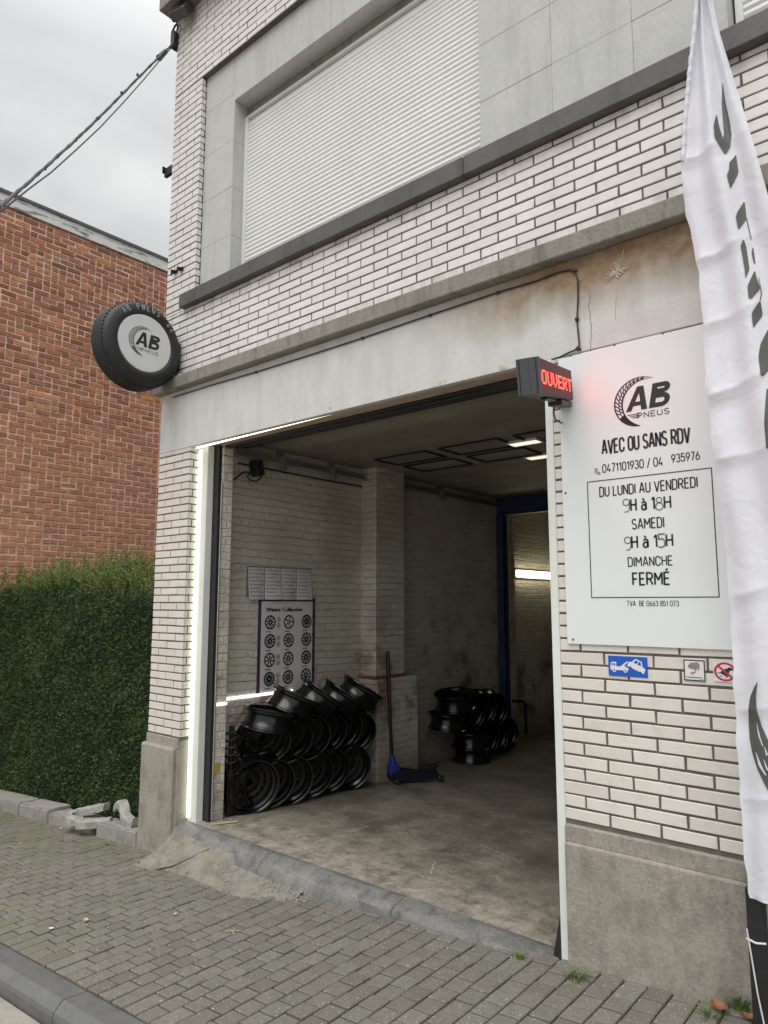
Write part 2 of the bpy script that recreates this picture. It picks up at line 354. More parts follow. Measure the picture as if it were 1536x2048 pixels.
M['galv'] = pmat('galvanised_steel', (.36, .36, .35), .4, .15, 12, metallic=.6)
M['bluesteel'] = pmat('blue_painted_steel', (.028, .055, .12), .5, .3, 5)
M['jackdark'] = pmat('dark_blue_jack_paint', (.008, .009, .022), .4, .2, 9)
M['jackblue'] = pmat('blue_jack_paint', (.02, .03, .22), .4, .15, 9)
M['board'] = pmat('white_sign_board', (.735, .765, .775), .35, .02, 2)
M['ink'] = pmat('black_vinyl', (.018, .02, .024), .5, .1)
M['greyink'] = pmat('faded_grey_vinyl', (.14, .145, .15), .5, .1)
M['disc'] = pmat('white_disc_face', (.63, .645, .645), .4, .03, 4)
M['chalk'] = pmat('white_chalk_marker', (.42, .42, .43), .7, .3, 40)
M['alu'] = pmat('grey_aluminium', (.085, .092, .10), .4, .08, 6, metallic=.3)
M['ledred'] = emit('lit_red_led', (1, .018, .010), 24, (.3, .02, .01))
M['leddot'] = pmat('unlit_red_led', (.05, .006, .008), .35, .1)
M['screen'] = emit('lit_red_matrix_screen', (1, .03, .05), .045, (.02, .004, .006))
M['lens'] = pmat('dark_lens', (.02, .02, .024), .2, .1)
M['ledwhite'] = emit('lit_white_led', (.93, 1, .74), 3.2)
M['tube'] = emit('lit_fluorescent_tube', (1, .88, .58), 9)
M['bar'] = emit('light_band_glow', (1, 1, .92), 1.6)  # glow of the added bars that stand for a light band
M['lampglow'] = emit('lit_ceiling_panel', (1, .92, .7), .8)
M['stblue'] = pmat('blue_sticker', (.008, .095, .50), .35, .03)
M['stwhite'] = pmat('white_sticker', (.72, .72, .71), .4, .03)
M['stred'] = pmat('red_sticker', (.50, .025, .06), .4, .03)
M['stgrey'] = pmat('grey_sticker', (.23, .24, .24), .4, .03)
M['paper'] = pmat('poster_paper', (.70, .675, .665), .5, .05, 3)
M['sheet'] = pmat('laminated_paper', (.66, .65, .66), .22, .06, 4)
M['purple'] = pmat('purple_poster_edge', (.085, .035, .12), .5, .1)
M['plank'] = pmat('ceiling_plank', (.30, .275, .215), .7, .15, 3, island=.25)
M['soil'] = pmat('dark_soil', (.06, .045, .03), .95, .4, 12, .8, 30, tint=(.22, .08, .05), tscale=6)
M['leafyew'] = leafmat('yew_needles', [(0, (.012, .027, .011)), (.5, (.027, .057, .020)), (.85, (.047, .092, .026)), (1, (.078, .135, .03))])
M['shoot'] = leafmat('young_yew_needles', [(0, (.08, .13, .028)), (.6, (.16, .225, .05)), (1, (.30, .34, .11))])
M['stem'] = pmat('yew_stem', (.07, .06, .025), .8, .2)
M['core'] = pmat('hedge_twigs', (.012, .016, .007), .95, .5, 14, .8, 20)
M['grass'] = leafmat('grass_blades', [(0, (.05, .10, .015)), (.5, (.10, .17, .025)), (1, (.16, .22, .05))])
M['deadleaf'] = pmat('brown_dead_leaf', (.25, .105, .045), .7, .35, 40)
M['paleleaf'] = pmat('pale_dry_leaf', (.48, .42, .22), .7, .2, 30)
M['cloth'] = cloth_mat()
M['flagink'] = pmat('grey_banner_print', (.085, .09, .08), .6, .1, 4)
M['rope'] = pmat('white_rope', (.62, .61, .58), .8, .1, 50)
M['cable'] = pmat('grey_cable', (.05, .052, .05), .6, .15, 20)
M['ivy'] = pmat('dried_ivy_roots', (.50, .43, .33), .9, .15, 30)
M['chalkdust'] = pmat('pale_scratch', (.40, .37, .315), .8, .3, 30)
M['wood'] = pmat('raw_wood', (.45, .38, .24), .7, .15, 20)
M['redstripe'] = pmat('faded_red_paint', (.20, .075, .05), .8, .3, 9)
M['yellow'] = pmat('worn_yellow_paint', (.40, .29, .06), .8, .3, 14)

# ------------------------------------------------------------------ setting
def struct(o): o['kind'] = 'structure'; return o
def slab(name, xs, ys, zf, mat):
    V = [(x, y, zf(x, y)) for x in xs for y in ys]; n = len(ys)
    F = [(i*n+j, (i+1)*n+j, (i+1)*n+j+1, i*n+j+1) for i in range(len(xs)-1) for j in range(n-1)]
    b = MB(); b.add(V, F); return struct(b.build(name, mat))
slab('ground', [-300, -12, 12, 300], [-300, 300], lambda x, y: g(x)-.6, M['soil'])
slab('road', [-60, -12, 12, 60], [-12, -1.66], lambda x, y: g(x)-.105, M['road'])
# pavement: laid pavers over a sand bed
KI = -1.485
pv = MB()
xs_ = [-8, 8]
pv.add([(x, y, g(x)-.012) for x in xs_ for y in (KI, .12)], [(0, 2, 3, 1)], 1)
PWD = .1085
def paver(x0, x1, y0, y1, m=0):
    j = .0048; x0 += j; x1 -= j; y0 += j; y1 -= j; b = .004
    dz = random.gauss(0, .0013); tx = random.gauss(0, .008); ty = random.gauss(0, .008); cx, cy_ = (x0+x1)/2, (y0+y1)/2
    jx, jy = random.gauss(0, .0012), random.gauss(0, .0012)
    def z(x, y, d): return g(x)+dz+tx*(x-cx)+ty*(y-cy_)-d
    P = [(x0, y0), (x1, y0), (x1, y1), (x0, y1)]; Q = [(x0+b, y0+b), (x1-b, y0+b), (x1-b, y1-b), (x0+b, y1-b)]
    V = [(x+jx, y+jy, z(x, y, .03)) for x, y in P]+[(x+jx, y+jy, z(x, y, .004)) for x, y in P]+[(x+jx, y+jy, z(x, y, 0)) for x, y in Q]
    F = [(8, 9, 10, 11)]
    for k in range(4):
        l = (k+1) % 4; F += [(4+k, 4+l, 8+l, 8+k), (k, l, 4+l, 4+k)]
    pv.add(V, F, m)
i = 0; x = -6.5
while x < 7.5:
    y = KI; first = True; odd = i % 2
    while y < .07:
        L_ = .111
        if first and odd: L_ = .166
        if first and not odd and random.random() < .4: L_ = .222
        y1 = min(y+L_, .10); 
        if y1-y > .03: paver(x, x+PWD, y, y1)
        y = y1; first = False
    x += PWD; i += 1
struct(pv.build('pavement', [M['paver'], M['sand']]))
# bluestone kerb: lengths of one metre, flat top, chamfer, face
kb = MB()
prof = [(KI-.003, -.01), (KI-.115, -.002), (KI-.125, -.006), (KI-.158, -.04), (KI-.163, -.06), (KI-.165, -.25), (KI-.003, -.25)]
x = -7.02
while x < 8:
    x1 = x+1.0-.006
    V = [(xx, y, g(xx)+z) for xx in (x, x1) for y, z in prof]; k = len(prof)
    F = [(i, (i+1) % k, k+(i+1) % k, k+i) for i in range(k)]+[tuple(range(k)), tuple(range(2*k-1, k-1, -1))]
    kb.add(V, F); x += 1.0
struct(kb.build('kerb', M['kerb']))
# soil behind the border stones
sb = MB(); sb.add([(x, y, g(x)+.02) for x in (-9, 0) for y in (.06, 6)], [(0, 2, 3, 1)]); struct(sb.build('soil', M['soil']))
# cement ramp patched in front of the left pillar
rb = MB(); nx, ny = 46, 14; RV = []
for i in range(nx+1):
    X = .345+(1.98-.345)*i/nx
    tt = i/nx
    front = -.30+.05*math.sin(tt*5)+(.19*max(0, (tt-.72)/.28)**1.5)+random.gauss(0, .004)
    ztop = -.015-.0*tt
    if X < .62: front = -.30+.24*max(0, (.62-X)/.25)*0
    for j in range(ny+1):
        s = j/ny; Y = front+(-.045-front)*s if X > .46 else front+(-.02-front)*s
        p = s**.6 if X < 1.0 else s**.85
        edge = min(1, ((X-.345)/.16)**.8) if X < .505 else 1
        z = g(X)-.004+(ztop-g(X)-(.07 if X > 1.25 else .02))*p*edge*(1-.45*max(0, (tt-.35))) 
        z += .010*math.sin(6*X+3*s)*math.sin(4*s)*(s > .05)+random.gauss(0, .0016)
        RV.append((X, Y, z))
rb.add(RV, [(i*(ny+1)+j, (i+1)*(ny+1)+j, (i+1)*(ny+1)+j+1, i*(ny+1)+j+1) for i in range(nx) for j in range(ny)])
struct(rb.build('cement_ramp', M['cement'], smooth=True))
crk = MB()
pc = [(.40, -.285), (.62, -.27), (.78, -.235), (.90, -.18), (.97, -.12), (.99, -.07)]
def rampz(x, y):
    best = min(RV, key=lambda p: (p[0]-x)**2+(p[1]-y)**2); return best[2]
crk.tube([(x+random.gauss(0, .004), y, rampz(x, y)-.0005) for x, y in pc], .0035, 5); 
c_ = crk.build('crack', M['darkgap']); c_.parent = bpy.data.objects['cement_ramp']

pb = MB()
for k in range(110):
    X = random.uniform(1.6, 2.05) if k % 3 else random.uniform(.4, 3.6); Y = -.075-abs(random.gauss(0, .07)) if X < 2.05 else -.10-abs(random.gauss(0, .03)); r = random.uniform(.003, .011) if X < 2.1 else random.uniform(.002, .006)
    bm = bmesh.new(); bmesh.ops.create_icosphere(bm, subdivisions=1, radius=r)
    zz = max(g(X), rampz(X, Y) if .37 < X < 1.98 and Y > -.3 else -9)
    for v in bm.verts: v.co = Vector((X, Y, zz+r*.3))+v.co*random.uniform(.75, 1.25)
    bm.verts.index_update(); pb.add([v.co for v in bm.verts], [[v.index for v in f.verts] for f in bm.faces]); bm.free()
tag(pb.build('gravel', M['border']), 'loose grit and crumbs of cement along the doorstep edge', 'gravel', kind='stuff')
# ------------------------------------------------------------------ the garage building
BL = empty('garage_building', (2.6, 4, 0), 'white brick garage building with open doorway and grey roller shutters above', 'building')
def bpart(mb, name, mats, smooth=False):
    o = mb.build(name, mats, smooth=smooth); at_origin(o, (2.6, 4, 0)); o.parent = BL; return o
CH, CL = .0625, .23756
def bricks(mb, u0, u1, v0, v1, fm, uo, v_off, ch=CH, cl=CL, jt=.0105, depth=.010, bev=.0025, jit=.0009, half=.5, m=0, stretch=0, zone=None):
    k0 = int(math.floor((v0-v_off)/ch))-1; k1 = int(math.ceil((v1-v_off)/ch))+1
    for k in range(k0, k1):
        a = max(v_off+k*ch+jt/2, v0); b = min(v_off+(k+1)*ch-jt/2, v1)
        if b-a < .012: continue
        off = uo if k % 2 == 0 else uo+cl*half
        n0 = int(math.floor((u0-off)/cl))-1; n1 = int(math.ceil((u1-off)/cl))+1
        for n in range(n0, n1):
            c = max(off+n*cl+jt/2, u0); d = min(off+(n+1)*cl-jt/2, u1)
            if d-c < .012: continue
            cuts = [(c, d)]
            if stretch and random.random() < stretch: mid = (c+d)/2; cuts = [(c, mid-jt/2), (mid+jt/2, d)]
            for c, d in cuts:
                jj = lambda: random.gauss(0, jit)
                dd = max(-.0035, min(.0035, random.gauss(0, jit*.7)))
                P = [(c+jj(), a+jj()), (d+jj(), a+jj()), (d+jj(), b+jj()), (c+jj(), b+jj())]
                cxx, cyy = (c+d)/2, (a+b)/2
                Q = [(p[0]+(bev if p[0] < cxx else -bev), p[1]+(bev if p[1] < cyy else -bev)) for p in P]
                V = [fm(p[0], p[1], 0) for p in P]+[fm(p[0], p[1], depth-bev+dd) for p in P]+[fm(p[0], p[1], depth+dd) for p in Q]
                F = [(8, 9, 10, 11)]
                for q in range(4):
                    l = (q+1) % 4; F += [(4+q, 4+l, 8+l, 8+q), (q, l, 4+l, 4+q)]
                mb.add(V, F, m)
# upper lattice: joints of the even rows at x=.3436+n*CL, rows centred at 3.6703+k*CH
ZU = 3.6703-CH/2
def lat_up(z): return ZU
front = lambda u, v, d: (u, .010-d, v)           # outer brick face lies on y=0
fb = MB()
Z_LED0, Z_LED1, Z_SILL0, Z_SILL1 = 3.512, 3.618, 4.238, 4.358
ZSUR = 6.40; ZTOP = 7.25
UO = .3436-CL
bricks(fb, 0, 7.2, Z_LED1+.004, Z_SILL0-.004, front, UO, ZU)                 # between ledge and sill
bricks(fb, 0, .43, Z_SILL0-.003, ZSUR, front, UO, ZU)                        # left of the window surround
bricks(fb, 0, 7.2, ZSUR+.002, ZTOP, front, UO, ZU)                          # above the surround
ZP = .635
bricks(fb, .0, .455, ZP, 2.985, front, UO, ZU)                               # left pillar
bricks(fb, 3.742, 7.2, .635, 2.989, front, 3.85, 1.462-8*CH*4)                 # wall right of the doorway
rev = lambda u, v, d: (.445+d, u, v)                                         # reveal of the pillar, looks at +x
bricks(fb, .012, .13, ZP, 2.985, rev, -.06, ZU, cl=.2)
rev2 = lambda u, v, d: (.42+d, u, v)
bricks(fb, .012, .052, Z_SILL1, ZSUR, rev2, -.1, ZU, cl=.3)                   # brick edge beside the surround
# mortar bed
def fbox(*a): fb.box(*a, m=1)
fbox(0, 7.2, .0065, .05, Z_LED1-.05, Z_SILL0); fbox(0, .422, .0065, .10, Z_SILL0, ZSUR); fbox(0, 7.2, .0065, .3, ZSUR, ZTOP)
fbox(.004, .448, .0065, .13, ZP-.02, 2.985); fbox(3.744, 7.2, .0065, .3, .6, 3.0)
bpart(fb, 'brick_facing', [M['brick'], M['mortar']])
# solid wall behind the facing
sw = MB()
sw.box(.0, .44, .14, .3, -.6, 3.4); sw.box(.0, 7.2, .10, .3, 3.1, 4.3); sw.box(0, .44, .11, .3, 4.3, ZSUR)
sw.box(-.03, .0, .03, 9.2, -.6, 7.2); sw.box(7.2, 7.3, .03, 9.2, -.6, 7.2); sw.box(-.03, 7.3, 9.2, 9.4, -.6, 7.2); sw.box(-.03, 7.3, .3, 9.4, 7.22, 7.35)
bpart(sw, 'side_wall', M['stone'])
# thin line of red party-wall brick at the corner
pw = MB(); bricks(pw, .02, .2, 2.7, 3.45, lambda u, v, d: (-.03-.02*1+.0-d, u, v), 0, 0, ch=.072, cl=.2); pw.box(-.05, -.031, .022, .2, 2.7, 3.45, m=1)
bricks(pw, -.07, -.0, 2.7, 3.45, lambda u, v, d: (u, .03-d, v), -.2, .0, ch=.072, cl=.2)
bpart(pw, 'party_wall_edge', [M['red'], M['redmortar']])
# lintel, ledge, sill
lb = MB(); lb.box(-.0, 7.2, -.004, .042, 2.992, Z_LED0-.002, bev=.004)
lb.box(.002, .47, -.002, .12, 2.962, 2.99)
bpart(lb, 'lintel', M['lintel'])
lg = MB(); lg.box(-.03, 7.2, -.075, .03, Z_LED0, Z_LED1, bev=.008); ledge = bpart(lg, 'ledge', M['ledge'])
si = MB()
for a, b in ((.285, 3.232), (3.236, 7.2)): si.box(a, b, -.055, .12, Z_SILL0, Z_SILL1, bev=.005)
bpart(si, 'window_sill', M['sill'])
# plinths
pl = MB(); pl.box(-.035, .425, -.04, .1, -.6, .56, bev=.018); pl.box(-.01, .446, -.008, .11, .555, .632, bev=.006); pl.box(.30, .444, -.001, .14, -.5, .56)
bpart(pl, 'pillar_plinth', M['plinth'])
pr_ = MB(); pr_.box(3.748, 7.2, -.038, .1, -.6, .555, bev=.01); pr_.box(3.744, 7.2, -.020, .1, .553, .632, bev=.006)
bpart(pr_, 'wall_plinth', M['plinth'])
# window surround of cast stone slabs
st = MB()
YS = .05; XJ = .848; ZLIN = 5.985; XR = 3.294
zj = [Z_SILL1, 4.763, 5.194, 5.625, 6.056, ZSUR]
def sbox(x0, x1, z0, z1, y1=.21): st.box(x0+.0006, x1-.0006, YS+random.uniform(0, .002), y1, z0+.0008, z1-.0008, bev=.002)
for a, b in zip(zj[:-1], zj[1:]): sbox(.432, XJ if b < ZLIN+.1 and a < 6 else XJ, a, b)
x = XJ
while x < XR-.01:
    x1 = min(x+.385, XR); sbox(x, x1, ZLIN, ZSUR); x = x1
rows = [Z_SILL1, 4.74, 5.12, 5.50, 5.88, 6.2, ZSUR]; cx_ = [XR, 3.774, 4.235, 4.69]
for a, b in zip(rows[:-1], rows[1:]):
    for c, d in zip(cx_[:-1], cx_[1:]): sbox(c, d, a, b)
sbox(4.69, 7.2, ZLIN, ZSUR)
st.box(.44, 7.2, YS+.004, .3, Z_SILL1, Z_SILL1+.0); st.box(.43, XJ-.01, .06, .3, Z_SILL1, ZSUR); st.box(XR+.01, 4.68, .06, .3, Z_SILL1, ZSUR); st.box(.43, 7.2, .06, .3, ZLIN+.01, ZSUR)
bpart(st, 'window_surround', M['stone'])
# roller shutters
def shutter(x0, x1, zt, parent_name):
    w = MB(); y = .185; p = .0385; z = Z_SILL1+.005
    w.box(x0, x1, y+.012, y+.05, Z_SILL1, zt)
    while z+p < zt:
        pr = [(z, y+.010), (z+.003, y+.002), (z+p*.3, y-.004), (z+p*.6, y-.004), (z+p*.9, y+.003), (z+p*.97, y+.010)]
        V = [(xx, yy, zz) for xx in (x0, x1) for zz, yy in pr]; k = len(pr)
        w.add(V, [(i, k+i, k+i+1, i+1) for i in range(k-1)]); z += p
    o = bpart(w, 'roller_shutter', M['shutter'])
    f = MB(); f.box(x0-.035, x0, .165, .24, Z_SILL1, zt+.02, bev=.003); f.box(x1, x1+.035, .165, .24, Z_SILL1, zt+.02, bev=.003); f.box(x0-.03, x1+.03, .17, .24, zt+.01, zt+.032); gd = f.build('guide_rail', M['pvc']); at_origin(gd, (2.6, 4, 0)); gd.parent = o
    d = MB(); d.box(x0-.02, x1+.02, .20, .25, zt+.035, zt+.05, m=1); d.box(x0-.03, x1+.03, .19, .3, zt+.05, ZLIN+.02); hb = d.build('shutter_box', [M['ledge'], M['darkgap']]); at_origin(hb, (2.6, 4, 0)); hb.parent = o  # black strip put in for the shadow gap above the shutter
    return o
shutter(XJ+.035, XR-.0, 5.86, 'a'); shutter(4.735, 6.6, 5.86, 'b')
# cornice
co_ = MB(); co_.box(-.035, 7.3, -.185, .3, 7.20, 7.40, bev=.006); co_.box(-.03, 7.3, -.03, .3, 7.40, 7.5)
bpart(co_, 'cornice', M['ledge'])
# bluestone doorstep: rounded nosing
ds = MB(); cuts = [.46, 1.52, 2.68, 3.745]
for a, b in zip(cuts[:-1], cuts[1:]):
    n = 16; P = []
    for i in range(n+1):
        X = a+.0025+(b-a-.005)*i/n; base = g(X)-.03; hgt = max(-.002-base, .03); yb = -.085+.01*math.sin(X*3)
        wv = .004*math.sin(7*X)+.003*math.sin(17*X)
        P.append([(X, .11, -.02), (X, .085, .0+wv*.3), (X, .04+wv, .001), (X, -.0+wv, -.006-.05*hgt), (X, -.035+wv, -.15*hgt), (X, -.062+wv, -.35*hgt), (X, yb+.006, -.62*hgt), (X, yb, -hgt), (X, yb, -hgt-.1)])
    k = 9; V = [p for q in P for p in q]
    F = [(i*k+j, i*k+j+1, (i+1)*k+j+1, (i+1)*k+j) for i in range(n) for j in range(k-1)]+[tuple(range(k-1, -1, -1)), tuple(range(n*k, n*k+k))]
    ds.add(V, F)
bpart(ds, 'doorstep', M['step'], smooth=True)
# door frame: white profiles round the doorway
df = MB()
df.box(.458, .565, .10, .165, -.02, 3.10, bev=.004); 
bpart(df, 'door_frame', M['pvc'])
dh = MB(); dh.box(.566, 3.70, .0435, .11, 3.0, 3.085, bev=.003); dh.box(.57, 3.70, .111, .20, 3.012, 3.10, bev=.003); bpart(dh, 'frame_head', M['rustframe'])
dj = MB(); dj.box(3.70, 3.7425, -.006, .16, -.05, 2.992, bev=.003); bpart(dj, 'door_jamb', M['pvc'])
ru = MB(); ru.add([(3.69, -.012, .0), (3.70, -.012, -.0), (3.70, .03, .0), (3.69, .03, 0), (3.655, -.0, -.0), (3.698, .0, .2)], [(0, 1, 5), (0, 5, 4), (4, 5, 3), (3, 5, 2), (1, 2, 5), (0, 4, 3, 2, 1)]); bpart(ru, 'rubber_seal', M['black'])
# interior shell
iw = MB(); XW = .445
iw.box(.30, XW, .31, 9.2, -.5, 3.3)
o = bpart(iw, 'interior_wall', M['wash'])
for bx4 in ((.645, .20, .305, -.3, 3.3), (.65, 2.15, 2.62, .95, 3.3), (.56, 4.99, 5.15, -.3, 3.3)):
    pi = MB(); pi.box(XW-.02, *bx4, bev=.006); bpart(pi, 'pilaster', M['wash'])
pi = MB(); pi.box(XW-.02, .69, 2.13, 2.80, -.3, .93, bev=.012); bpart(pi, 'pilaster_base', M['wash'])
rs_ = MB(); rs_.box(.5, .653, 2.146, 2.63, .932, .965); bpart(rs_, 'painted_stripe', M['redstripe'])
ye = MB(); ye.box(.6, .6475, .197, .26, .36, .44); bpart(ye, 'paint_patch', M['yellow'])
ir = MB(); ir.box(5.2, 5.3, .3, 9.2, -.5, 3.3); bpart(ir, 'right_wall', M['wash'])
ir = MB(); ir.box(.3, 5.19, 9.0, 9.19, -.5, 3.3); bpart(ir, 'far_wall', M['sill'])  # unseen back and inner front walls coloured dark to cut bounce light inside
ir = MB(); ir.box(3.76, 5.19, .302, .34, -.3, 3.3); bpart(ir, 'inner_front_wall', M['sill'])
ce = MB(); y = .305; ZC = 3.12
while y < 9: ce.box(.44, 5.2, y+.002, y+.098, ZC, ZC+.02, bev=.0); y += .1
ce.box(.44, 5.2, .3, 9.1, ZC+.016, ZC+.1, m=0)
bpart(ce, 'plank_ceiling', M['plank'])
# dark outlined hatches in the ceiling
def hatch(u, v):  # centre pixel, plus size along y and x
    p = at(u, v, 2, ZC-.01); return p
ht = MB()
for (px, py, sx_, sy_) in ((1.22, 2.0, .62, .36), (1.22, 2.46, .62, .36), (2.0, 2.0, .62, .36), (2.0, 2.46, .62, .36), (2.78, 2.0, .62, .36)):
    for a in (0, 1):
        ht.box(px-sx_/2, px+sx_/2, py+(a-.5)*sy_-.008, py+(a-.5)*sy_+.008, ZC-.016, ZC+.001); ht.box(px+(a-.5)*sx_-.008, px+(a-.5)*sx_+.008, py-sy_/2+.009, py+sy_/2-.009, ZC-.016, ZC+.001)
bpart(ht, 'ceiling_hatch', M['darkgap'])
sc_ = MB(); YC = 4.86
for a in (0, 1): sc_.box(.46, .555, YC+a*.12-.006, YC+a*.12+.006, -.02, 2.9)
sc_.box(.502, .512, YC+.006, YC+.114, -.02, 2.9)
bpart(sc_, 'steel_column', M['bluesteel'])
sb_ = MB(); sb_.box(.45, 5.2, YC, YC+.12, 2.88, 2.895); sb_.box(.45, 5.2, YC+.054, YC+.066, 2.895, ZC); sb_.box(.45, 5.2, YC, YC+.12, ZC-.014, ZC-.001); bpart(sb_, 'steel_beam', M['bluesteel'])
pp = MB(); pp.tube([(.56, 5.2, .40), (.62, 5.2, .40), (.63, 5.22, .36), (.63, 5.24, -.02)], .02, 8); pp.tube([(.56, 5.0, .42), (.60, 5.2, .405)], .018, 8); bpart(pp, 'drain_pipe', M['steeldull'])
def fz(y): return -.032*max(0, y-.1)
fl = MB(); fl.add([(x, y, z) for x in (.3, 5.25) for y, z in ((.09, 0), (.6, fz(.6)), (9.1, fz(9.1)))]+[(x, y, -.5) for x in (.3, 5.25) for y in (.09, 9.1)], [(0, 3, 4, 1), (1, 4, 5, 2), (0, 6, 8, 3)]); struct(fl.build('garage_floor', M['floor']))
for (u0, v0, u1, v1) in ((745, 1722, 815, 1748), (800, 1738, 900, 1766), (640, 1690, 690, 1668), (862, 1745, 870, 1718), (905, 1703, 990, 1728), (990, 1745, 1005, 1762), (700, 1660, 735, 1645), (960, 1680, 1010, 1700)):
    p0, p1 = Vector(at(u0, v0, 2, 0)), Vector(at(u1, v1, 2, 0)); fs_ = MB(); pts = []
    for i in range(7):
        q = p0.lerp(p1, i/6); pts.append((q.x+random.gauss(0, .006), q.y+random.gauss(0, .006)))
    fs_.stroke(pts, random.uniform(.004, .009), lambda x, y: (x, y, fz(y)+.003)); o = fs_.build('floor_scratch', M['chalkdust']); o.parent = bpy.data.objects['garage_floor']
# dried creeper roots left on the lintel
iv = MB(); c0 = at(1232, 545, 1, -.006); fmL = lambda x, z: (x, -.0065, z)
for k in range(26):
    a = random.uniform(0, 2*math.pi); l = random.uniform(.015, .07); pts = [(c0[0], c0[2])]
    for q in range(3): a += random.gauss(0, .5); pts.append((pts[-1][0]+l/3*math.cos(a), pts[-1][1]+l/3*math.sin(a)))
    iv.tube([(x_, -.006, z_) for x_, z_ in pts], random.uniform(.002, .005), 5)
pts = [(c0[0], c0[2])]
for q in range(8): pts.append((pts[-1][0]-.004+random.gauss(0, .004), pts[-1][1]-.03))
iv.tube([(x_, -.0055, z_) for x_, z_ in pts], .0014, 5); iv.tube([(c0[0], -.0055, c0[2]), (c0[0]+.03, -.0055, c0[2]+.06), (c0[0]+.045, -.0055, c0[2]+.11)], .0018, 5)
bpart(iv, 'dried_creeper', M['ivy'])
# hairline crack
hc = MB(); a = at(1180, 585, 1, -.006); pts = [(a[0], a[2])]
for q in range(14): pts.append((pts[-1][0]+random.gauss(0, .006), pts[-1][1]-.026))
hc.stroke(pts, .0022, fmL, jn=0); bpart(hc, 'hairline_crack', M['mortar'])
# chipped spots at the lower edge of the lintel
for u, v, r in ((880, 765, .012), (890, 762, .008), (1003, 755, .016), (1010, 757, .01), (800, 782, .007), (868, 790, .005), (660, 815, .012), (505, 868, .006)):
    p = at(u, v, 1, -.006); n = 9; cp = MB()
    cp.add([(p[0]+r*random.uniform(.6, 1.3)*math.cos(2*math.pi*k/n), -.0066, max(p[2], 2.996+r)+r*random.uniform(.5, 1)*math.sin(2*math.pi*k/n)) for k in range(n)], [tuple(range(n))]); bpart(cp, 'chipped_spot', M['ivy'])

# ------------------------------------------------------------------ neighbour and hedge
NB = empty('neighbour_building', (-5, 4, -.4), 'old red brick house whose tall blank side wall stands behind the hedge', 'building')
XN = -3.9
nb = MB(); side = lambda u, v, d: (XN-.012+d, u, v)
bricks(nb, -2.2, 9.0, .6, 6.83, side, .03, -.1, ch=.0775, cl=.205, jt=.0135, depth=.014, bev=.006, jit=.0034, stretch=.42)
nb.box(-9, XN-.0050, -2.2, 9.0, -.6, 6.83, m=1)
o = nb.build('wall', [M['red'], M['redmortar']]); at_origin(o, (-5, 4, -.4)); o.parent = NB
cp = MB(); cp.box(-9, XN+.03, -2.25, 9.05, 6.83, 6.985); cp.box(-9, XN+.05, -2.27, 9.07, 6.987, 7.03, m=1)
o = cp.build('coping', [M['peel'], M['sill']]); at_origin(o, (-5, 4, -.4)); o.parent = NB

HG = empty('hedge', (-1.6, .6, g(-1.6)), 'tall dark green clipped yew hedge with pale new shoots on top', 'hedge')
HX0, HX1 = -4.6, -.05
def htop(x): return 1.84+.05*math.sin(2.1*x)+.03*math.sin(5*x+1)-.06*(x+.1)*.3
hc_ = MB(); nn = 24
V = []
for i in range(nn+1):
    x = HX0+(HX1-.06-HX0)*i/nn
    V += [(x, .31, g(x)), (x, .29, htop(x)-.12), (x, 1.25, htop(x)-.12), (x, 1.25, g(x))]
hc_.add(V, [(i*4+j, (i+1)*4+j, (i+1)*4+j+1, i*4+j+1) for i in range(nn) for j in range(3)]+[(0, 1, 2, 3), (nn*4+3, nn*4+2, nn*4+1, nn*4)])
o = hc_.build('twigs', M['core']); at_origin(o, HG.location); o.parent = HG
def leaves(P, D, Nn, l, w):
    "P centres, D direction, Nn side vector: narrow quads"
    D = D/np.linalg.norm(D, axis=1, keepdims=True); Sd = np.cross(D, Nn); Sd /= np.linalg.norm(Sd, axis=1, keepdims=True)+1e-9
    l = l[:, None]; w = w[:, None]
    A = P-D*l/2; B = P+Sd*w/2; C = P+D*l/2; E = P-Sd*w/2
    V = np.stack([A, B, C, E], 1).reshape(-1, 3); F = np.arange(len(V)).reshape(-1, 4); return V, F
def vnoise(x, z, s=0):
    return np.sin(3.1*x+1.3*z+s)+np.sin(5.3*z-2.2*x+2*s)+.7*np.sin(11*x+7*z+s)+.6*np.sin(13*z-9*x)+.5*np.sin(23*x+19*z)
gx = lambda x: -.275+.075*x
n1 = 95000
x = rng.uniform(HX0, HX1+.02, n1); t = rng.uniform(0, 1, n1)**.95
ztop = 1.84+.05*np.sin(2.1*x)+.03*np.sin(5*x+1)-.018*(x+.1)
z = gx(x)+.03+t*(ztop-gx(x)-.03)
clump = np.sin(38*x+5*np.sin(17*z))*np.sin(44*z+4*np.sin(21*x))
y = .235+.016*vnoise(x, z)+.042*clump+rng.exponential(.022, n1)+.05*np.clip((.12-(z-gx(x)))/.12, 0, 1)
y += np.where(z > ztop-.12, (z-ztop+.12)*.6, 0)
P1 = np.stack([x, y, z], 1); D1 = np.stack([rng.normal(0, .8, n1), -.55+rng.normal(0, .5, n1), .15+rng.normal(0, .6, n1)], 1)
n2 = 26000
x = rng.uniform(HX0, HX1, n2); y = rng.uniform(.2, 1.25, n2); zt = 1.84+.05*np.sin(2.1*x)+.03*np.sin(5*x+1)-.018*(x+.1)
z = zt-.04+rng.normal(0, .03, n2)+.03*np.sin(9*x+5*y)
P2 = np.stack([x, y, z], 1); D2 = np.stack([rng.normal(0, .5, n2), rng.normal(0, .5, n2), .7+rng.normal(0, .4, n2)], 1)
n3 = 9000
y = rng.uniform(.2, 1.2, n3); z = gx(-.05)+.05+rng.uniform(0, 1, n3)*2.0
P3 = np.stack([HX1-.0+rng.normal(0, .02, n3), y, z], 1); D3 = np.stack([.6+rng.normal(0, .4, n3), rng.normal(0, .6, n3), rng.normal(0, .5, n3)], 1)
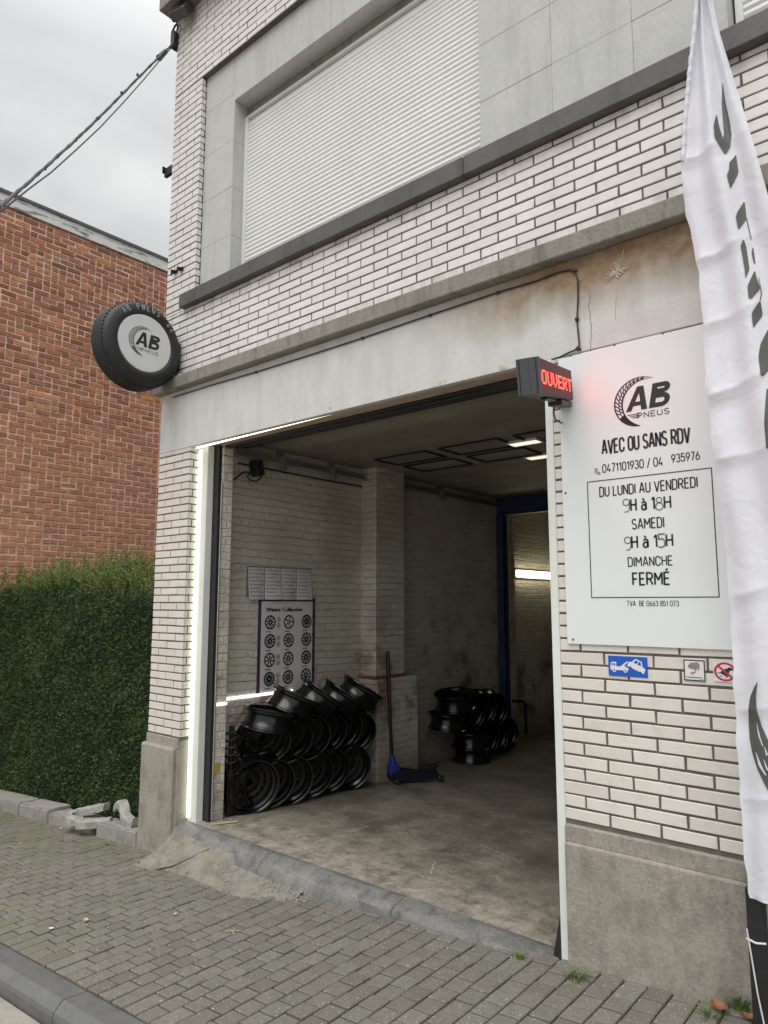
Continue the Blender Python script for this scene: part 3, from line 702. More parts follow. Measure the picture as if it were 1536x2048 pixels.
P_ = np.concatenate([P1, P2, P3]); D_ = np.concatenate([D1, D2, D3]); nl = len(P_)
Vv, Ff = leaves(P_, D_, rng.normal(0, 1, (nl, 3)), rng.uniform(.016, .040, nl), rng.uniform(.006, .013, nl))
o = npmesh('foliage', Vv-np.array(HG.location), Ff, M['leafyew'], HG)
# new shoots
stm = MB(); SP = []; SD = []; SL = []
for k in range(760):
    x = random.uniform(HX0, HX1-.02); y = random.uniform(.2, 1.15); z0 = htop(x)-.06
    tall = k < 300; h = random.uniform(.22, .54) if tall else abs(random.gauss(.10, .06))+.05
    if tall and x < -2.0: h *= .75
    a = random.gauss(0, .22); b = random.gauss(-.05, .2); pts = []; q = 9
    for i in range(q+1):
        s = i/q; pts.append(Vector((x+a*h*s+.05*a*math.sin(4*s), y+b*h*s, z0+h*s)))
    stm.tube(pts[::3], [.003, .0025, .002, .001], 4)
    m = int(26+h*170)
    if tall:
        for br_ in range(random.randint(4, 9)):
            s0 = random.uniform(.2, .85); j = int(s0*q); p0 = pts[j]; th = random.uniform(0, 6.28); l_ = (1-s0)*h*.6+.03
            d_ = Vector((math.cos(th), math.sin(th)*.7, random.uniform(.5, 1.1))).normalized(); stm.tube([p0, p0+d_*l_], [.0016, .0008], 4)
            for i in range(int(l_*230)):
                f_ = random.uniform(.1, 1); dd_ = (d_+Vector((random.gauss(0, .8), random.gauss(0, .8), random.gauss(0, .5)))).normalized(); SP.append(p0+d_*l_*f_+dd_*.006); SD.append(dd_); SL.append(random.uniform(.014, .026))
    for i in range(m):
        s = random.uniform(.0, 1.0); j = min(int(s*q), q-1); p = pts[j].lerp(pts[j+1], s*q-j)
        th = random.uniform(0, 2*math.pi); d = Vector((math.cos(th), math.sin(th), .75))
        SP.append(p+d*.007); SD.append(d); SL.append(random.uniform(.018, .036)*(1.1-.5*s))
o = stm.build('stems', M['stem']); at_origin(o, HG.location); o.parent = HG
SP = np.array([tuple(p) for p in SP]); SD = np.array([tuple(p) for p in SD]); SL = np.array(SL)
Vv, Ff = leaves(SP, SD, rng.normal(0, 1, SP.shape), SL, np.full(len(SL), .0062))
npmesh('shoots', Vv-np.array(HG.location), Ff, M['shoot'], HG)

# ------------------------------------------------------------------ border stones and rubble
def stone_box(name, x0, x1, y0, y1, h, lab, mat, bev=.012, group=None):
    c = ((x0+x1)/2, (y0+y1)/2); b = MB()
    bm = bmesh.new(); bmesh.ops.create_cube(bm, size=1)
    for v in bm.verts: v.co = Vector((v.co.x*(x1-x0), v.co.y*(y1-y0), (v.co.z+.5)*(h+.06)-.06))
    bmesh.ops.bevel(bm, geom=bm.edges[:], offset=bev, segments=2, affect='EDGES')
    bmesh.ops.subdivide_edges(bm, edges=[e for e in bm.edges if e.calc_length() > .15], cuts=5, use_grid_fill=True)
    for v in bm.verts:
        v.co += Vector((random.gauss(0, .0015), random.gauss(0, .0015), random.gauss(0, .002)))
        v.co.z += .075*v.co.x
    bm.verts.index_update(); b.add([v.co for v in bm.verts], [[v.index for v in f.verts] for f in bm.faces]); bm.free()
    o = b.build(name, mat, smooth=True); o.location = (c[0], c[1], g(c[0])); tag(o, lab, 'border stone', group); return o
gB = 'concrete border stones under the hedge'
stone_box('border_stone', -3.6, -2.30, -.02, .22, .115, 'leftmost long pale border stone below the hedge', M['border'], group=gB)
stone_box('border_stone', -2.29, -1.66, -.02, .22, .115, 'middle pale border stone between the long stone and the broken scroll piece', M['border'], group=gB)
stone_box('border_stone', -1.645, -.80, -.015, .20, .09, 'pale border stone running under the broken scroll piece', M['border'], group=gB)
stone_box('border_stone', -.70, -.05, -.035, .15, .12, 'short rough mossy border stone butting against the garage pillar', M['border'], group=gB)
def bent(name, path, w, h, lab, base):
    fine = []
    for i in range(len(path)-1):
        p0, p1, p2, p3 = (Vector(path[max(i-1, 0)]), Vector(path[i]), Vector(path[i+1]), Vector(path[min(i+2, len(path)-1)]))
        for q in range(4):
            u_ = q/4; fine.append(tuple(.5*((2*p1)+(p2-p0)*u_+(2*p0-5*p1+4*p2-p3)*u_*u_+(3*p1-p0-3*p2+p3)*u_**3)))
    path = fine+[path[-1]]
    b = MB(); V = []; k = len(path)
    for i, (x, y, z) in enumerate(path):
        a = Vector(path[min(i+1, k-1)])-Vector(path[max(i-1, 0)]); a.z = 0; a.normalize(); n = Vector((-a.y, a.x, 0))
        for s, q in ((-1, 0), (1, 0), (1.0, .75), (.75, 1), (-.75, 1), (-1, .75)): V.append(Vector((x, y, z))+n*w/2*s+Vector((random.gauss(0, .002), random.gauss(0, .002), h*q+random.gauss(0, .002))))
    F = [(i*6+j, i*6+(j+1) % 6, (i+1)*6+(j+1) % 6, (i+1)*6+j) for i in range(k-1) for j in range(6)]+[(5, 4, 3, 2, 1, 0), tuple((k-1)*6+j for j in range(6))]
    b.add(V, F); o = b.build(name, M['oldstone']); o.location = base; tag(o, lab, 'stone fragment', 'broken cast stone fragments'); return o
bx = -.98; bz = g(bx)+.085
bent('stone_fragment', [(.10, .12, .09), (-.03, .10, .055), (-.16, .03, .02), (-.18, -.06, 0), (-.08, -.13, 0), (.06, -.10, 0), (.12, -.13, .0), (.26, -.05, .015), (.36, .03, .03)], .062, .07, 'broken curved scroll of pale cast stone lying over the border stones', (bx, .03, bz-.01))
bent('stone_fragment', [(-.20, .04, .06), (-.12, .03, .10), (-.02, .0, .09), (.04, -.02, .04), (.16, -.03, .005), (.23, -.03, .03)], .085, .07, 'arched chunk of pale cast stone bridging onto the short mossy border stone', (-.42, .08, g(-.42)+.115))
# leaf litter under the hedge
lp = []; ld = []
for k in range(420):
    x = random.uniform(-3.4, -.1); lp.append((x, random.uniform(.12, .24), g(x)+.03+random.uniform(0, .015))); ld.append((random.gauss(0, 1), random.gauss(0, 1), random.gauss(0, .2)))
lp = np.array(lp); ld = np.array(ld)
Vv, Ff = leaves(lp, ld, np.array([[0, 0, 1]])+rng.normal(0, .25, lp.shape), rng.uniform(.02, .045, len(lp)), rng.uniform(.012, .022, len(lp)))
tag(npmesh('leaf_litter', Vv, Ff, M['deadleaf']), 'reddish fallen leaves scattered on the soil under the hedge', 'leaf litter', kind='stuff')
def leafobj(p, mat, lab, size, group, curl=.3, name='fallen_leaf'):
    b = MB(); n = 9; a = random.uniform(0, 6.28); V = []
    for i in range(n):
        s = i/(n-1); w = size*.38*math.sin(math.pi*min(1, s*.95+.03))*(1+.25*math.sin(9*s)); z = curl*size*(s-.5)**2*2+.004
        for q in (-1, 0, 1): V.append((size*(s-.5)*math.cos(a)-w*q*math.sin(a), size*(s-.5)*math.sin(a)+w*q*math.cos(a), z+abs(q)*size*.12))
    b.add(V, [(i*3+j, (i+1)*3+j, (i+1)*3+j+1, i*3+j+1) for i in range(n-1) for j in (0, 1)]); o = b.build(name, mat, smooth=True); o.location = p; return tag(o, lab, 'leaf', group)
gl = 'fallen leaves on the pavement'
for u, v, mt, sz, lab in ((1440, 2022, 'deadleaf', .085, 'large curled orange brown leaf beside the grass tuft at the wall foot'), (1500, 2040, 'deadleaf', .065, 'orange brown leaf against the foot of the banner pole'),
    (172, 1844, 'paleleaf', .045, 'pale yellow leaf flat on the pavers near the kerb, right of the smallest white one'), (102, 1860, 'stwhite', .03, 'tiny white leaf scrap on the pavers nearest the kerb'), (350, 1832, 'paleleaf', .03, 'small pale leaf scrap in the middle of the pavement left of the seed sprig'),
    (122, 1683, 'deadleaf', .035, 'small reddish leaf on the mossy pavers in front of the broken stone'), (40, 1690, 'paleleaf', .03, 'small pale leaf on the mossy pavers below the long border stone'), (120, 1660, 'paleleaf', .035, 'small pale leaf lying just in front of the long border stone')):
    p = atg(u, v); leafobj((p[0], p[1], p[2]+.003), M[mt], lab, sz, gl)
sp = MB(); p = atg(466, 1864); 
for k in range(4):
    a = k*1.7+.4; sp.tube([(0, 0, .004), (.02*math.cos(a), .02*math.sin(a), .010), (.045*math.cos(a+.3), .045*math.sin(a+.3), .006)], [.0022, .002, .0015], 5)
o = sp.build('seed_sprig', M['paleleaf']); o.location = p; tag(o, 'pale forked dry seed sprig lying on the pavers before the doorstep', 'twig')
def tuft(u, v, n, h, lab, spread=.05):
    p = atg(u, v); b = MB()
    for k in range(n):
        a = random.uniform(0, 6.28); r = random.uniform(0, spread); hh = h*random.uniform(.5, 1.1); ln = random.uniform(.2, .9)*hh; w = random.uniform(.0018, .0035)
        q = Vector((r*math.cos(a), r*math.sin(a)*.7, 0)); d = Vector((math.cos(a), math.sin(a), 0)); s = Vector((-d.y, d.x, 0))*w
        V = []
        for i in range(5):
            t_ = i/4; c = q+d*ln*t_**2+Vector((0, 0, hh*(t_-.25*t_**3))); V += [c-s*(1-t_*.9), c+s*(1-t_*.9)]
        b.add(V, [(2*i, 2*i+1, 2*i+3, 2*i+2) for i in range(4)])
    o = b.build('grass_tuft', M['grass']); o.location = (p[0], p[1], p[2]); tag(o, lab, 'grass tuft', 'grass tufts along the wall foot')
tuft(1482, 2018, 150, .095, 'large bright green grass tuft at the wall foot beside the banner pole', .06)
tuft(1155, 1958, 80, .05, 'low grass tuft at the foot of the doorway jamb corner', .06)
tuft(1040, 1916, 45, .035, 'tiny grass tuft in the pavers at the doorstep edge', .035)
tuft(1415, 2030, 60, .045, 'sparse grass tuft in the paver joint left of the brown leaf', .07)
tuft(263, 1668, 70, .17, 'long thin grass blades between the hedge and the garage pillar', .06)
tuft(215, 1690, 50, .02, 'flat yellowish moss tuft before the short mossy border stone', .08)

# ------------------------------------------------------------------ lettering tools
_tc = {}
def text2d(s, shear=0, off=0., space=1.):
    key = (s, shear, off, space)
    if key in _tc: return _tc[key]
    c = bpy.data.curves.new('t', 'FONT'); c.body = s; c.size = 1; c.shear = shear; c.offset = off; c.space_character = space; c.resolution_u = 4; c.fill_mode = 'FRONT'
    o = bpy.data.objects.new('t', c); COL.objects.link(o); bpy.context.view_layer.update()
    me = bpy.data.meshes.new_from_object(o.evaluated_get(bpy.context.evaluated_depsgraph_get()))
    V = np.array([v.co[:2] for v in me.vertices]); F = [tuple(p.vertices) for p in me.polygons]
    bpy.data.objects.remove(o); bpy.data.curves.remove(c); bpy.data.meshes.remove(me)
    _tc[key] = (V, F); return V, F
def put_text(mb, s, x0, x1, z0, z1, fm, m=0, shear=0, off=0., box=None):
    V, F = text2d(s, shear, off)
    lo = V.min(0); hi = V.max(0)
    if box: lo = np.array([lo[0], box[0]]); hi = np.array([hi[0], box[1]])
    U = (V-lo)/(hi-lo); mb.add([fm(x0+(x1-x0)*a, z0+(z1-z0)*b) for a, b in U], F, m)
CAP = (0., .70)
V_, _ = text2d('H'); CAP = (V_[:, 1].min(), V_[:, 1].max())
SG = {'A': (.56, [[(0, 0), (.25, 1), (.31, 1), (.56, 0)], [(.09, .30), (.47, .30)]]), 'V': (.54, [[(0, 1), (.25, 0), (.29, 0), (.54, 1)]]), 'E': (.44, [[(.44, 1), (0, 1), (0, 0), (.44, 0)], [(0, .51), (.38, .51)]]),
      'F': (.42, [[(.42, 1), (0, 1), (0, 0)], [(0, .5), (.37, .5)]]), 'H': (.5, [[(0, 0), (0, 1)], [(.5, 0), (.5, 1)], [(0, .51), (.5, .51)]]), 'I': (.02, [[(.01, 0), (.01, 1)]]), 'L': (.4, [[(0, 1), (0, 0), (.4, 0)]]),
      'M': (.62, [[(0, 0), (0, 1), (.31, .38), (.62, 1), (.62, 0)]]), 'N': (.5, [[(0, 0), (0, 1), (.5, 0), (.5, 1)]]), 'T': (.5, [[(0, 1), (.5, 1)], [(.25, 1), (.25, 0)]]), '/': (.38, [[(0, -.1), (.38, 1.05)]]), ' ': (.14, []),
      '1': (.26, [[(0, .78), (.22, 1), (.22, 0)]]), '4': (.5, [[(.38, 0), (.38, .42)], [(.27, 1), (0, .24), (.5, .24)]]), '7': (.46, [[(0, 1), (.46, 1), (.15, 0)]])}
def _arc(cx, cy, rx, ry, a0, a1, n=9): return [(cx+rx*math.cos(math.radians(a0+(a1-a0)*i/n)), cy+ry*math.sin(math.radians(a0+(a1-a0)*i/n))) for i in range(n+1)]
_O = [(.5, .26)]+[(.5, .74)]+_arc(.25, .74, .25, .26, 0, 180)+[(0, .26)]+_arc(.25, .26, .25, .26, 180, 360)
SG['O'] = SG['0'] = (.5, [_O]); SG['C'] = (.5, [_arc(.25, .74, .25, .26, -8, 180)+_arc(.25, .26, .25, .26, 180, 368)]); SG['U'] = (.5, [[(0, 1)]+_arc(.25, .26, .25, .26, 180, 360)+[(.5, 1)]])
SG['D'] = (.5, [[(0, 0), (0, 1), (.24, 1)]+_arc(.24, .72, .26, .28, 90, 0, 6)+_arc(.24, .28, .26, .28, 0, -90, 6)+[(0, 0)]]); SG['R'] = (.5, [[(0, 0), (0, 1), (.24, 1)]+_arc(.24, .74, .25, .26, 90, -90)+[(0, .48)], [(.26, .48), (.5, 0)]])
SG['P'] = (.48, [[(0, 0), (0, 1), (.24, 1)]+_arc(.24, .73, .25, .27, 90, -90)+[(0, .46)]]); SG['B'] = (.5, [[(0, .52), (.24, .52)]+_arc(.24, .76, .22, .24, -90, 90)+[(0, 1), (0, 0), (.25, 0)]+_arc(.25, .26, .25, .26, -90, 90)])
SG['S'] = (.48, [_arc(.24, .75, .23, .25, 25, 200, 8)+[(.08, .58), (.40, .44)]+_arc(.24, .25, .24, .25, 35, -160, 9)]); SG['\u00c9'] = (.44, SG['E'][1]+[[(.16, 1.16), (.32, 1.32)]])
SG['3'] = (.48, [_arc(.23, .76, .22, .24, 160, -90)+_arc(.23, .26, .25, .26, 90, -165)]); SG['5'] = (.47, [[(.44, 1), (.05, 1), (.02, .5)]+_arc(.22, .32, .25, .32, 120, -165)]); SG['6'] = (.48, [_arc(.24, .30, .24, .30, 0, 360, 16), [(.02, .38), (.34, 1)]])
SG['9'] = (.48, [_arc(.24, .70, .24, .30, 0, 360, 16), [(.46, .62), (.14, 0)]]); SG['8'] = (.48, [_arc(.24, .76, .21, .24, 0, 360, 14), _arc(.24, .26, .24, .26, 0, 360, 14)]); SG['\u00e0'] = (.42, [_arc(.2, .22, .2, .22, 0, 360, 14), [(.42, 0), (.42, .5)]+_arc(.21, .48, .21, .2, 0, 150, 6), [(.1, .98), (.26, .80)]])
def din(mb, s, x0, x1, z0, h, fm, m=0, w=.13, gap=.21):
    tot = sum(SG[c][0] for c in s)+gap*(len(s)-1)+w; k = (x1-x0)/tot; x = x0+w*k/2
    for c in s:
        for st_ in SG[c][1]: mb.stroke([(x+a*k, z0+w*h/2+b*(h-w*h)) for a, b in st_], w*h*.98, fm, m, jn=6)
        x += (SG[c][0]+gap)*k
def logo(mb, fm, m=0, m2=0, speed=True):
    "tyre crescent, slanted AB, PNEUS: unit box u 0..1, v about -.4...4"
    def arc(r0f, r1f, a0, a1, n=40, mm=m2):
        for i in range(n):
            q = []
            for k, rf in ((i, r0f), (i, r1f), (i+1, r1f), (i+1, r0f)):
                s = k/n; a = math.radians(a0+(a1-a0)*s); r = rf(s); q.append((.425+r*math.cos(a), -.005+r*math.sin(a)))
            mb.poly(q, fm, mm)
    R = lambda s: .425+.045*max(0, 1-s*3)**1.5
    A0, A1 = 52, 274
    T = lambda s: .135*math.sin(math.pi*min(1, max(0, s)))**.8*(1+.25*s)
    arc(lambda s: R(s)-.16*T(s), R, A0, A1)
    arc(lambda s: R(s)-.62*T(s), lambda s: R(s)-.52*T(s), A0, A1)
    arc(lambda s: R(s)-1.05*T(s), lambda s: R(s)-.86*T(s), A0, A1)
    g2 = lambda s: .74+.26*s
    arc(lambda s: R(g2(s))-1.04*T(g2(s)), lambda s: R(g2(s))-.1*T(g2(s)), A0+(A1-A0)*.74, A1, 16)
    n = 13
    for k in range(n):
        s = .1+.62*k/n
        for (f0, f1, w, ds_) in ((.16, .52, .017, .035), (.60, .88, .017, .03)):
            pts = []
            for q in (0, .5, 1):
                ss = s+ds_*q; a = math.radians(A0+(A1-A0)*ss); r = R(ss)-(f0+(f1-f0)*q)*T(ss); pts.append((.425+r*math.cos(a), -.005+r*math.sin(a)))
            mb.stroke(pts, w, fm, m2, jn=0)
    # A
    mb.poly([(.205, -.15), (.300, -.15), (.505, .27), (.42, .27)], fm, m)
    mb.poly([(.475, -.15), (.575, -.15), (.53, .27), (.505, .27), (.449, .156)], fm, m)
    mb.poly([(.3415, -.065), (.468, -.065), (.462, .005), (.3756, .005)], fm, m)
    # B
    sh = lambda u, v: (u+.19*(v+.15), v)
    def bp(pts): mb.poly([sh(*p) for p in pts], fm, m)
    bp([(.605, -.15), (.70, -.15), (.70, .27), (.605, .27)])
    for v0, v1, ur in ((.0855, .27, .90), (-.15, .085, .925)):
        h = v1-v0; r = h/2; th = .078
        bp([(.70, v1-th), (.70, v1), (ur-r, v1), (ur-r, v1-th)]); bp([(.70, v0), (.70, v0+th), (ur-r, v0+th), (ur-r, v0)])
        for i in range(12):
            a, b = math.radians(-90+15*i), math.radians(-75+15*i); ri = r-th
            bp([(ur-r+ri*math.cos(a), v0+r+ri*math.sin(a)), (ur-r+(r+.012)*math.cos(a), v0+r+r*math.sin(a)), (ur-r+(r+.012)*math.cos(b), v0+r+r*math.sin(b)), (ur-r+ri*math.cos(b), v0+r+ri*math.sin(b))])
    din(mb, 'PNEUS', .395, .945, -.30, .105, fm, m2, w=.13, gap=.24)
    for k in range(3): mb.poly([(.225+.04*k, -.205-.03*k), (.44, -.205-.03*k), (.44, -.217-.03*k), (.24+.04*k, -.217-.03*k)], fm, m2)
def arcpts(cx, cz, r, a0, a1, n=14): return [(cx+r*math.cos(math.radians(a0+(a1-a0)*i/n)), cz+r*math.sin(math.radians(a0+(a1-a0)*i/n))) for i in range(n+1)]

# ------------------------------------------------------------------ information board
BX0, BX1, BZ0, BZ1 = 3.787, 4.638, 1.500, 2.977
BD = empty('information_board', (BX0, -.01, BZ0), 'large white opening hours board with black lettering on brick right of doorway', 'sign')
def under(mb, name, mat, root, parent=None, smooth=False):
    o = mb.build(name, mat, smooth=smooth); at_origin(o, root.location); o.parent = parent or root; return o
b = MB(); b.box(BX0, BX1, -.013, -.003, BZ0, BZ1, bev=.0015); panel = under(b, 'panel', M['board'], BD)
fmB = lambda x, z: (x, -.0142, z)
W2 = lambda u, v: (lambda p: (p[0], p[2]))(at(u, v, 1, -.014))
lt = MB()
def line(s, ul, vl, ur, vr, cap, m=0, off=0.0):
    "s from pixel (ul,vl) baseline left to (ur,vr) baseline right, cap height in px"
    a = W2(ul, vl); c = W2(ur, vr); t_ = W2(ul, vl-cap); z0 = (a[1]+c[1])/2; din(lt, s, a[0], c[0], z0, t_[1]-a[1], fmB, m, w=.115+off*1.3)
line('AVEC OU SANS RDV', 1204, 910, 1381, 885, 30, off=.012)
line('0471101930 / 04', 1205, 948, 1326, 930, 18); line('935976', 1343, 927, 1400, 919, 18)
line('DU LUNDI AU VENDREDI', 1199, 994, 1396, 976, 21, off=.004)
line('H à 1', 1261, 1023, 1311, 1020, 27, off=.014); line('H', 1328, 1018, 1343, 1017, 27, off=.014)
line('SAMEDI', 1264, 1060, 1329, 1055, 22, off=.004)
line('H à 1', 1263, 1098, 1316, 1095, 27, off=.014); line('H', 1332, 1094, 1347, 1093, 27, off=.014)
line('DIMANCHE', 1256, 1135, 1346, 1130, 20, off=.004); line('FERMÉ', 1265, 1173, 1341, 1169, 27, off=.016)
line('TVA  BE 0663 851 073', 1254, 1214, 1358, 1211, 11)
# box round the hours, handset symbol
q = [W2(1175, 965), W2(1422, 935), W2(1439, 1193), W2(1183, 1196)]
xa, xb, za, zb = (q[0][0]+q[3][0])/2, (q[1][0]+q[2][0])/2, (q[2][1]+q[3][1])/2, (q[0][1]+q[1][1])/2
lt.stroke([(xa, za), (xb, za), (xb, zb), (xa, zb)], .0045, fmB, closed=True, jn=0)
h0 = W2(1195, 943); lt.stroke([(h0[0]-.006, h0[1]+.018), (h0[0]-.013, h0[1]+.012), (h0[0]-.010, h0[1]-.004), (h0[0]+.003, h0[1]-.015), (h0[0]+.012, h0[1]-.014), (h0[0]+.013, h0[1]-.006)], .0035, fmB); lt.stroke([(h0[0]-.006, h0[1]+.018), (h0[0]-.001, h0[1]+.010), (h0[0]-.005, h0[1]+.004), (h0[0]+.004, h0[1]-.005), (h0[0]+.012, h0[1]-.005)], .003, fmB)
under(lt, 'lettering', M['ink'], BD)
def digit(kind, u, v, hpx, w):
    hand = MB()
    p = W2(u, v); h = abs(W2(u, v-hpx)[1]-p[1]); x, z = p
    if kind == '9': hand.stroke(arcpts(x, z+.72*h, .24*h, 0, 360)+[(x+.24*h, z+.7*h), (x+.23*h, z+.25*h), (x+.12*h, z+.02*h), (x-.15*h, z+.0*h)], w, fmB)
    if kind == '8': hand.stroke(arcpts(x, z+.75*h, .2*h, 0, 360), w, fmB); hand.stroke(arcpts(x, z+.27*h, .27*h, 0, 360), w, fmB)
    if kind == '5': hand.stroke([(x+.25*h, z+1.*h), (x-.2*h, z+1*h), (x-.22*h, z+.6*h), (x+.05*h, z+.66*h), (x+.24*h, z+.45*h), (x+.2*h, z+.12*h), (x-.05*h, z), (x-.25*h, z+.08*h)], w, fmB)
    under(hand, 'hand_drawn_digit', M['greyink'], BD)
digit('9', 1253, 1024, 27, .005); digit('8', 1319, 1020, 27, .005); digit('9', 1256, 1100, 27, .005); digit('5', 1324, 1095, 27, .007)
lg_ = MB(); a = W2(1228, 812); c = W2(1345, 800); sc0 = c[0]-a[0]; zc = W2(1262, 806)[1]
logo(lg_, lambda u, v: (a[0]+u*sc0, -.0143, zc+v*sc0)); under(lg_, 'logo', M['ink'], BD)
for u, v in ((1131, 986), (1146, 1279)):
    p = W2(u, v); s_ = MB(); s_.lathe([(.0, .004), (.004, .003), (.006, 0)], 12, Matrix.Translation((max(p[0], BX0+.012), -.0135, p[1])) @ Matrix.Rotation(math.pi/2, 4, 'X')); under(s_, 'screw', M['alu'], BD)

# ------------------------------------------------------------------ stickers on the brick
def sticker(name, corners, lab, base, group='stickers on the brick wall'):
    P = [at(u, v, 1, -.004) for u, v in corners]; x0 = (P[0][0]+P[3][0])/2; x1 = (P[1][0]+P[2][0])/2; z1 = (P[0][2]+P[1][2])/2; z0 = (P[2][2]+P[3][2])/2
    root = empty(name, (x0, -.002, z0), lab, 'sticker', group); b = MB(); b.box(x0, x1, -.0045, -.0015, z0, z1); under(b, 'backing', base, root)
    return root, (lambda u, v, d=.0052: (x0+u*(x1-x0), -d, z0+v*(z1-z0))), (x1-x0)/(z1-z0)
r_, fm, ar = sticker('tow_away_sticker', [(1216, 1311), (1294, 1315), (1296, 1356), (1218, 1351)], 'blue sticker with white tow truck lifting a car', M['stblue'])
b = MB()
b.poly([(.055, .42), (.06, .62), (.09, .70), (.21, .70), (.21, .48), (.26, .48), (.49, .44), (.52, .44), (.52, .30), (.06, .30), (.05, .36)], fm)
for u in (.15, .44):
    b.poly([(u+.05*math.cos(a_*.5236), .29+.05*ar*math.sin(a_*.5236)*1.0) for a_ in range(12)], lambda x, y: fm(x, y, .0056))
b.poly([(.31, .48), (.37, .46), (.52, .72), (.50, .78)], fm); b.poly([(.49, .78), (.51, .70), (.60, .60), (.57, .66)], fm); b.poly([(.30, .44), (.46, .44), (.46, .52), (.30, .50)], lambda x, y: fm(x, y, .0054))
ct, st_ = math.cos(-.47), math.sin(-.47)
def carf(x, y, d=.0054):
    X, Y = (x-.5)*.46, (y-.3)*.46/1.0; return fm(.735+X*ct-Y*st_/1.0, .50+(X*st_+Y*ct)*ar*.9, d)
b.poly([(0, .1), (0, .38), (.12, .44), (.24, .72), (.6, .72), (.78, .46), (.98, .40), (1, .12)], carf)
under(b, 'symbol', M['stwhite'], r_)
b = MB()
for u in (.15, .44): b.poly([(u+.022*math.cos(a_*.5236), .29+.022*ar*math.sin(a_*.5236)) for a_ in range(12)], lambda x, y: fm(x, y, .006))
b.poly([(.085, .52), (.085, .64), (.125, .64), (.125, .52)], lambda x, y: fm(x, y, .0056)); b.poly([(.145, .52), (.145, .64), (.185, .64), (.185, .52)], lambda x, y: fm(x, y, .0056))
b.poly([(.22, .46), (.30, .66), (.42, .66), (.42, .46)], lambda x, y: carf(x, y, .006)); b.poly([(.47, .46), (.47, .66), (.57, .66), (.68, .46)], lambda x, y: carf(x, y, .006))
for u in (.2, .8): b.poly([(u+.07*math.cos(a_*.5236), .10+.07*math.sin(a_*.5236)) for a_ in range(12)], lambda x, y: carf(x, y, .006))
under(b, 'symbol_gaps', M['stblue'], r_)
r_, fm, ar = sticker('camera_sticker', [(1366, 1319), (1409, 1320), (1412, 1363), (1369, 1361)], 'white square sticker with black border showing a grey surveillance camera', M['stwhite'])
b = MB(); b.stroke([(.03, .03), (.97, .03), (.97, .97), (.03, .97)], .055, fm, closed=True)
for z_, u1 in ((.17, .86), (.145, .80), (.09, .9)): b.poly([(.12 if z_ > .1 else .74, z_), (u1, z_), (u1, z_+.016), (.12 if z_ > .1 else .74, z_+.016)], fm)
under(b, 'border', M['ink'], r_)
b = MB(); b.poly([(.27, .60), (.24, .72), (.32, .84), (.66, .90), (.76, .80), (.74, .60), (.45, .54)], fm); under(b, 'camera_body', M['stgrey'], r_)
b = MB(); f5 = lambda x, y: fm(x, y, .0058); b.stroke(arcpts(.30, .68, .07, 0, 360), .03, f5); b.stroke([(.48, .56), (.70, .52), (.74, .58)], .02, f5); b.stroke([(.56, .54), (.54, .42), (.36, .40), (.34, .32), (.46, .34), (.50, .40)], .028, f5); under(b, 'camera_outline', M['stred'], r_)
r_, fm, ar = sticker('no_dog_sticker', [(1426, 1322), (1474, 1325), (1476, 1366), (1427, 1362)], 'white sticker with red ring and struck out black dog, half behind the banner', M['stwhite'])
b = MB(); b.stroke(arcpts(.5, .5, .42, 0, 360, 32), .10, fm); b.stroke([(.21, .79), (.79, .21)], .10, lambda x, y: fm(x, y, .0062)); under(b, 'prohibition_ring', M['stred'], r_)
b = MB(); f5 = lambda x, y: fm(x, y, .0056)
b.poly([(.30, .42), (.36, .56), (.50, .64), (.62, .68), (.66, .74), (.74, .72), (.84, .66), (.82, .60), (.72, .58), (.66, .50), (.64, .36), (.56, .28), (.44, .34)], f5); b.stroke([(.34, .48), (.24, .42), (.16, .44)], .035, f5); b.stroke([(.56, .34), (.52, .27), (.60, .25)], .04, f5); b.poly([(.26, .26), (.32, .31), (.38, .26)], f5)
under(b, 'dog', M['ink'], r_)

# ------------------------------------------------------------------ LED open sign
LX0, LX1, LY0, LY1, LZ0, LZ1 = -.10, 0., -.665, 0., -.077, .077
LA, LBp = Vector((4.03, -.695, 2.668)), Vector((3.882, -.06, 2.806))
Ld = (LA-LBp).normalized(); Ln = Ld.cross(Vector((0, 0, 1))); Ln = -Ln if Ln.x < 0 else Ln; Ln.normalize(); Lu = Ln.cross(-Ld).normalized()
LS = empty('led_sign', (0, 0, 0), 'dark projecting sign box lit with red dots reading OUVERT', 'led sign')
LS.matrix_world = Matrix(((Ln.x, -Ld.x, Lu.x, LBp.x), (Ln.y, -Ld.y, Lu.y, LBp.y), (Ln.z, -Ld.z, Lu.z, LBp.z), (0, 0, 0, 1)))
def lunder(mb, name, mat): o = mb.build(name, mat); o.parent = LS; return o
b = MB(); b.box(LX0, LX1-.004, LY0+.006, LY1, LZ0, LZ1, bev=.003); lunder(b, 'housing', M['black'])
b = MB(); ww = LX1-LX0
for a, c, d in ((0, .10, .004), (.115, .15, .0), (.165, .55, .004), (.56, .84, .0055), (.855, .9, .0), (.91, 1, .004)): b.box(LX0+a*ww, LX0+c*ww, LY0-d+.002, LY0+.012, LZ0-.001, LZ1+.001)
lunder(b, 'end_cap', M['alu'])
b = MB(); b.box(LX1-.003, LX1+.001, LY0+.013, LY1-.004, LZ0+.004, LZ1-.004); lunder(b, 'screen', M['screen'])
FONT = {'O': ['01110', '10001', '10001', '10001', '10001', '10001', '01110'], 'U': ['10001']*6+['01110'], 'V': ['10001']*5+['01010', '00100'],
        'E': ['11111', '10000', '10000', '11110', '10000', '10000', '11111'], 'R': ['11110', '10001', '10001', '11110', '10100', '10010', '10001'], 'T': ['11111']+['00100']*6}
on = set()
for i, ch in enumerate('OUVERT'):
    for r in range(7):
        for c in range(5):
            if FONT[ch][r][c] == '1': on.add((i*6+c, r))
lit = MB(); unl = MB()
